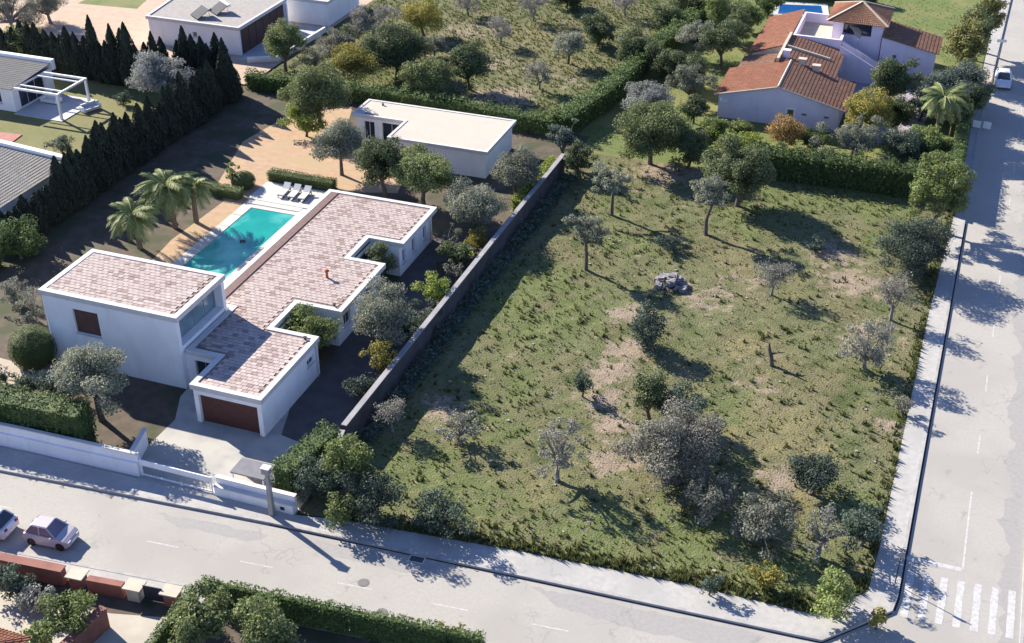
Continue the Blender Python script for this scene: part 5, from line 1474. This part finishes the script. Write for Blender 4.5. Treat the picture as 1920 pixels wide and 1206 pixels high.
hedge('leafy green hedge behind the white street wall at the left', [(-30, -10.5), (-12, -9.6), (-2.0, -9.1)], 1.9, 3.5, L_HEDGE, 1)
hedge('dark tall hedge between the red-roofed villa and the vacant plot', [(31.5, 50.5), (39, 50.8), (48.5, 51.1)], 1.9, 2.8, L_HEDGE, 2, leaf=.15, dens=45, rough=.22)
hedge('dark street hedge of the red-roofed villa along the side street', [(51.0, 48.5), (51.2, 58), (51.3, 78.5)], 1.0, 2.6, L_HEDGE, 3)
hedge('ragged green hedge along the lower side of the upper field', [(-25.5, 53.4), (-13, 53.8), (0, 53.7), (11.2, 52.6)], 1.3, 1.9, L_HEDGE, 4, leaf=.13, dens=50, rough=.16)
hedge('diagonal hedge between the upper field and the red-roofed villa', [(11.6, 52.6), (13.9, 61.3), (15.0, 74), (17.0, 88), (18.5, 100)], 1.8, 2.3, L_HEDGE, 5, leaf=.14, dens=45, rough=.2)
hedge('ivy hedge on the far end of the boundary wall', [(13.9, 33.5), (14.2, 43.8)], .9, 1.9, L_BRIGHT, 6, leaf=.12)
hedge('clipped low hedge behind the white pool terrace', [(-11.4, 33.0), (-4.4, 33.0)], 1.15, 1.05, L_CLIP, 7, leaf=.06, dens=170, rough=.03)
hedge('clipped low hedge left of the pool terrace', [(-15.2, 28.4), (-11.9, 28.4)], 1.1, .95, L_CLIP, 8, leaf=.06, dens=170, rough=.03)
hedge('trimmed hedge across the road beside the carriageway', [(13.4, -19.3), (22.5, -18.6), (30.5, -17.9)], 0.55, 1.95, L_HEDGE, 9, leaf=.08, dens=110, rough=.06)
hedge('trimmed hedge arm running away from the corner across the road', [(13.1, -20.0), (13.6, -28)], .5, 1.9, L_HEDGE, 10, leaf=.08, dens=110, rough=.06)
hedge('dark hedge behind the right end of the gate wall', [(12.9, -9.0), (13.9, -3.6)], 1.5, 2.3, L_HEDGE, 11)
hedge('dark shaded hedge by the left neighbour', [(-29, 7.5), (-24.5, 9.5)], 1.6, 1.8, L_HEDGE, 12)
hedge('low bushy planting under the gable wall of the red-roofed villa', [(28, 52.4), (33, 53.2), (38.5, 53.6)], 1.6, 1.2, L_GREEN, 13, leaf=.12, rough=.2)
hedge('dark hedge at the back of the blue pool', [(20, 106.5), (38, 108)], 1.5, 2.4, L_HEDGE, 14)

hedge('added low dark foliage strip deepening the shadow band beside the boundary wall', [(15.55, -2.0), (15.65, 20), (15.95, 44)], 1.1, .45, L_DARK, 15, leaf=.13, dens=45, rough=.22)  # added foliage that darkens the shadow band at the wall foot
# cypress screens
def cypress_mesh(seed, h, R):
    rng = np.random.default_rng(seed)
    n = 2000
    t = rng.random(n) ** 1.15
    prof = np.where(t < .12, .55 + 3.5 * t, .97 * (1 - ((t - .12) / .88) ** 2.5)) * R + .05
    a = rng.random(n) * 6.283
    rr = prof * (.86 + .2 * np.sin(a * 3 + t * 9 + seed) * .5 + rng.normal(size=n) * .09)
    P = np.stack([np.cos(a) * rr, np.sin(a) * rr, .08 + t * (h - .1)], 1)
    nv = np.stack([np.cos(a), np.sin(a), np.full(n, .25)], 1) + rng.normal(size=(n, 3)) * .3
    tn = np.clip(.25 + rng.normal(size=n) * .2 + .18 * np.sin(a * 3 + t * 9 + seed), 0, 1)
    b = MB(); b.tube([(0, 0, .05), (0, 0, h * .15), (0, 0, h * .6), (0, 0, h * .96)], [R * .42, R * .72, R * .55, .03], 7)
    return leaf_mesh('crown', P, nv, .16 * rng.uniform(.6, 1.4, n), tn, L_CYPRESS, rng, .42, ([tuple(v) for v in b.v], [list(f) for f in b.f]), up=(0, 0, 1)), MB().tube([(0, 0, -.1), (0, 0, .8)], [.12, .09], 6).mesh('trunk', bark_m)


CY = [cypress_mesh(70 + i, 6.0, .98) for i in range(5)]
ONE = ['first', 'second', 'third', 'fourth', 'fifth', 'sixth', 'seventh', 'eighth', 'ninth', 'tenth', 'eleventh', 'twelfth', 'thirteenth', 'fourteenth', 'fifteenth', 'sixteenth', 'seventeenth', 'eighteenth', 'nineteenth']
TEN = {2: 'twent', 3: 'thirt', 4: 'fort', 5: 'fift'}


def ordinal(i):
    if i < 20: return ONE[i - 1]
    t, o = divmod(i, 10)
    return TEN[t] + 'ieth' if o == 0 else TEN[t] + 'y-' + ONE[o - 1]


def cypress(u, w, h, label, group, k):
    t = thing('cypress_tree', label, 'cypress', (u, w, 0.1), rnd.uniform(0, 6.28), group, True)
    s = h / 6.0; f = rnd.uniform(.9, 1.15)
    t.scale = (f, f, s)
    link('crown', CY[k % 5][0], t); link('trunk', CY[k % 5][1], t)


i = 0; w = 12.6
while w < 51:
    i += 1
    hh_ = 6.0 * rnd.uniform(.66, 1.12) * (.62 if w < 15 else .8 if w < 20 else 1.0)
    cypress(-25.6 + rnd.uniform(-.2, .2) - (.0 if w > 16 else .6), w, hh_, ordinal(i) + ' cypress from the near end of the row between pool garden and left neighbours', 'long cypress row', i)
    w += rnd.uniform(.82, 1.05)
i = 0; u = -57.5
while u < -26.4:
    i += 1
    cypress(u, 49.3 + rnd.uniform(-.25, .25) + (1.6 if u > -33 else 0), 6.9 * rnd.uniform(.68, 1.1) * (.85 if u < -52 else 1), ordinal(i) + ' cypress from the left in the row behind the pergola house', 'rear cypress row', i + 2)
    u += rnd.uniform(.9, 1.12)

# palms
def frond_mesh(Lf, seed, droop=.8):
    rng = np.random.default_rng(seed); b = MB()
    pts = []
    for k in range(9):
        s = k / 8; pts.append(Vector((Lf * (s - .12 * s * s), 0, Lf * (.42 * s - droop * s * s))))
    b.tube(pts, [.045, .042, .038, .034, .03, .024, .018, .012, .006], 4, t=.6)
    for k in range(30):
        s = .10 + .88 * k / 29; j = min(7, int(s * 8)); fr = s * 8 - j
        p = pts[j].lerp(pts[j + 1], fr); d = (pts[j + 1] - pts[j]).normalized()
        ll = Lf * .30 * (1 - abs(s - .45) ** 1.5 * 1.3) * rng.uniform(.85, 1.1)
        for sg in (-1, 1):
            o = (d * .55 + Vector((0, sg, 0)) * .8 + Vector((0, 0, -.28 - .3 * rng.random()))).normalized()
            q = p + o * ll; wv = d * .035 * Lf / 2
            b.face([p - wv, p + wv, q + wv * .3, q - wv * .3] if sg > 0 else [p + wv, p - wv, q - wv * .3, q + wv * .3], 0, float(np.clip(.5 + rng.normal() * .25, 0, 1)))
    return b.mesh('frond', L_PALM, tones=True)


FR = [frond_mesh(1.0, 300 + i, .55 + .13 * i) for i in range(4)]


def palm(label, u, w, h, Lf, n, seed):
    rng = np.random.default_rng(seed)
    t = thing('palm_tree', label, 'palm', (u, w, 0.1), 0, 'garden palms' if False else None, True)
    b = MB(); zs = np.linspace(0, h, 14)
    b.tube([(.1 * math.sin(z * .6 + seed), .08 * math.cos(z * .7), z) for z in zs], [(.24 - .06 * z / h) * (1 + .1 * (i % 2)) for i, z in enumerate(zs)], 8); b.build('trunk', palm_bark, t)
    top = Vector((.1 * math.sin(h * .6 + seed), .08 * math.cos(h * .7), h - .05))
    for i in range(n):
        o = link('frond', FR[i % 4], t); o.location = top
        ring = i / n
        o.rotation_euler = (rng.normal() * .1, -.75 + 1.25 * ring + rng.normal() * .08, i * 2.4 + rng.normal() * .15)
        s = Lf * rng.uniform(.88, 1.1); o.scale = (s, s, s)


palm('shorter palm tree with yellowish fronds left of the pool', -15.4, 16.6, 3.4, 2.5, 30, 1)
palm('taller bushy palm tree left of the pool', -14.6, 21.0, 4.3, 2.9, 40, 2)
palm('third slender palm just behind the taller pool palm', -13.2, 22.6, 3.6, 2.4, 26, 5)
palm('feathery palm tree in the garden of the red-roofed villa', 48.9, 63.5, 5.2, 2.7, 34, 3)

# wild grass: tufts too many to count
def tufts(name, label, pts, hs, tone0, seed, m=L_GRASS):
    rng = np.random.default_rng(seed); n = len(pts); B = 7
    c = np.repeat(pts, B, 0); h = np.repeat(hs, B) * rng.uniform(.6, 1.2, n * B)
    a = rng.random(n * B) * 6.283; sp_ = rng.random(n * B) * .5 * h
    base = c + np.stack([np.cos(a) * sp_ * .55, np.sin(a) * sp_ * .55, np.zeros(n * B)], 1)
    side = np.stack([-np.sin(a), np.cos(a), np.zeros(n * B)], 1) * (.045 + .05 * h)[:, None]
    tip = base + np.stack([np.cos(a) * sp_, np.sin(a) * sp_, h], 1)
    v = np.stack([base - side, base + side, tip], 1).reshape(-1, 3)
    f = np.arange(len(v)).reshape(-1, 3)
    me = bpy.data.meshes.new(name); me.from_pydata(v.tolist(), [], f.tolist()); me.materials.append(m)
    t = np.clip(np.repeat(tone0, B) + rng.normal(size=n * B) * .18, 0, 1).astype(np.float32)
    at_ = me.attributes.new('tone', 'FLOAT', 'FACE'); at_.data.foreach_set('value', t)
    o = link(name, me)
    return tag(o, label, 'grass', kind='stuff')


rng = np.random.default_rng(9)


def scatter(n, u0, u1, w0, w1, ok):
    p = np.stack([rng.uniform(u0, u1, n), rng.uniform(w0, w1, n)], 1)
    return p[np.array([ok(x, y) for x, y in p])]


okA = lambda x, y: x < lerp_line(LOTR, y) - .1 and y > lerp_line(LOTB, x) + .1
pA = scatter(26000, 15.1, 51.4, -9.9, 49.2, okA)
d = blob(pA[:, 0], pA[:, 1], DIRT); lu = blob(pA[:, 0], pA[:, 1], LUSH); dr_ = blob(pA[:, 0], pA[:, 1], DRY)
cl = .5 + .5 * np.sin(pA[:, 0] * 1.9 + 1.3 * np.sin(pA[:, 1] * .7)) * np.sin(pA[:, 1] * 2.3 + 1.7 * np.sin(pA[:, 0] * .9)) + .25 * np.sin(pA[:, 0] * 5.1 + pA[:, 1] * 4.3)
keep = (rng.random(len(pA)) > d * .8) & (rng.random(len(pA)) < np.clip(cl, .06, 1) * .75)
pA, d, lu, dr_ = pA[keep], d[keep], lu[keep], dr_[keep]
hA = (.05 + .16 * rng.random(len(pA)) ** 2 + .08 * lu) + .22 * (rng.random(len(pA)) < .02)
tA = np.clip(.30 + .5 * dr_ - .15 * lu + .35 * d + rng.normal(size=len(pA)) * .18, 0, 1)
zA = .11 + hgt(pA[:, 0], pA[:, 1])
tufts('wild_grass', 'rough wild grass and weeds covering the vacant plot', np.column_stack([pA, zA]), hA, tA, 1)
pW = scatter(480, 15.4, 50.6, -8.6, 49, okA); dW = blob(pW[:, 0], pW[:, 1], DIRT); pW = pW[rng.random(len(pW)) > dW * .5]
pW = np.repeat(pW, 3, 0) + rng.normal(size=(len(pW) * 3, 2)) * .10
tufts('weed_clumps', 'darker weed clumps dotted over the vacant plot', np.column_stack([pW, .11 + hgt(pW[:, 0], pW[:, 1])]), .16 + .20 * rng.random(len(pW)), np.clip(.12 + rng.normal(size=len(pW)) * .12, 0, 1), 7)
pE = []
for k in range(1300):
    u = rng.uniform(17, 50.1); pE.append((u, lerp_line(LOTB, u) + abs(rng.normal()) * .7))
for k in range(500):
    w = rng.uniform(-5, 48); pE.append((lerp_line(LOTR, w) - abs(rng.normal()) * .35 - .03, w))
pE = np.array(pE)
tufts('weed_border', 'taller ragged weeds along the pavement edge of the vacant plot', np.column_stack([pE, np.full(len(pE), .12)]), .10 + .42 * rng.random(len(pE)) ** 2, np.clip(.16 + rng.normal(size=len(pE)) * .18, 0, 1), 2)
okB = lambda x, y: x < 13.0 + max(0, (y - 54) * .13) and x > -25
pB = scatter(9000, -25, 18, 54.5, 100, okB)
dB = blob(pB[:, 0], pB[:, 1], DIRT); keep = rng.random(len(pB)) > dB * .6; pB = pB[keep]
tufts('field_grass', 'rough grass covering the upper field', np.column_stack([pB, .11 + hgt(pB[:, 0], pB[:, 1])]), .14 + .22 * rng.random(len(pB)), np.clip(.27 + rng.normal(size=len(pB)) * .22, 0, 1), 3)
pC = scatter(5000, 14.5, 51, 51.5, 112, lambda x, y: x > 15 + max(0, (y - 54) * .1) and not (25.5 < x < 48 and 62.5 < y < 90) and not (24 < x < 34 and 97 < y < 107))
tufts('lawn_grass', 'green lawn grass around the red-roofed villa', np.column_stack([pC, np.full(len(pC), .09)]), .06 + .08 * rng.random(len(pC)), np.clip(.3 + rng.normal(size=len(pC)) * .2, 0, 1), 4, L_GREEN)

ps = scatter(260, 15.5, 50.8, -8.5, 49, okA)
b = MB(); rs = random.Random(12)
for x, y in ps:
    s = rs.choice((.03, .04, .05, .06, .10)) * rs.uniform(.8, 1.3); z = .12 + float(hgt(np.array(x), np.array(y)))
    b.hexa([(x + sx * s * rs.uniform(.5, 1), y + sy * s * rs.uniform(.5, 1), z + sz * s) for sz in (-.4, .7) for sx, sy in ((-1, -1), (1, -1), (1, 1), (-1, 1))])
o = b.build('loose_stones', mat('field_stone', (.34, .30, .255), (.25, .22, .19), 3, .95), kind='stuff'); tag(o, 'pale loose stones scattered over the vacant plot', 'stones')
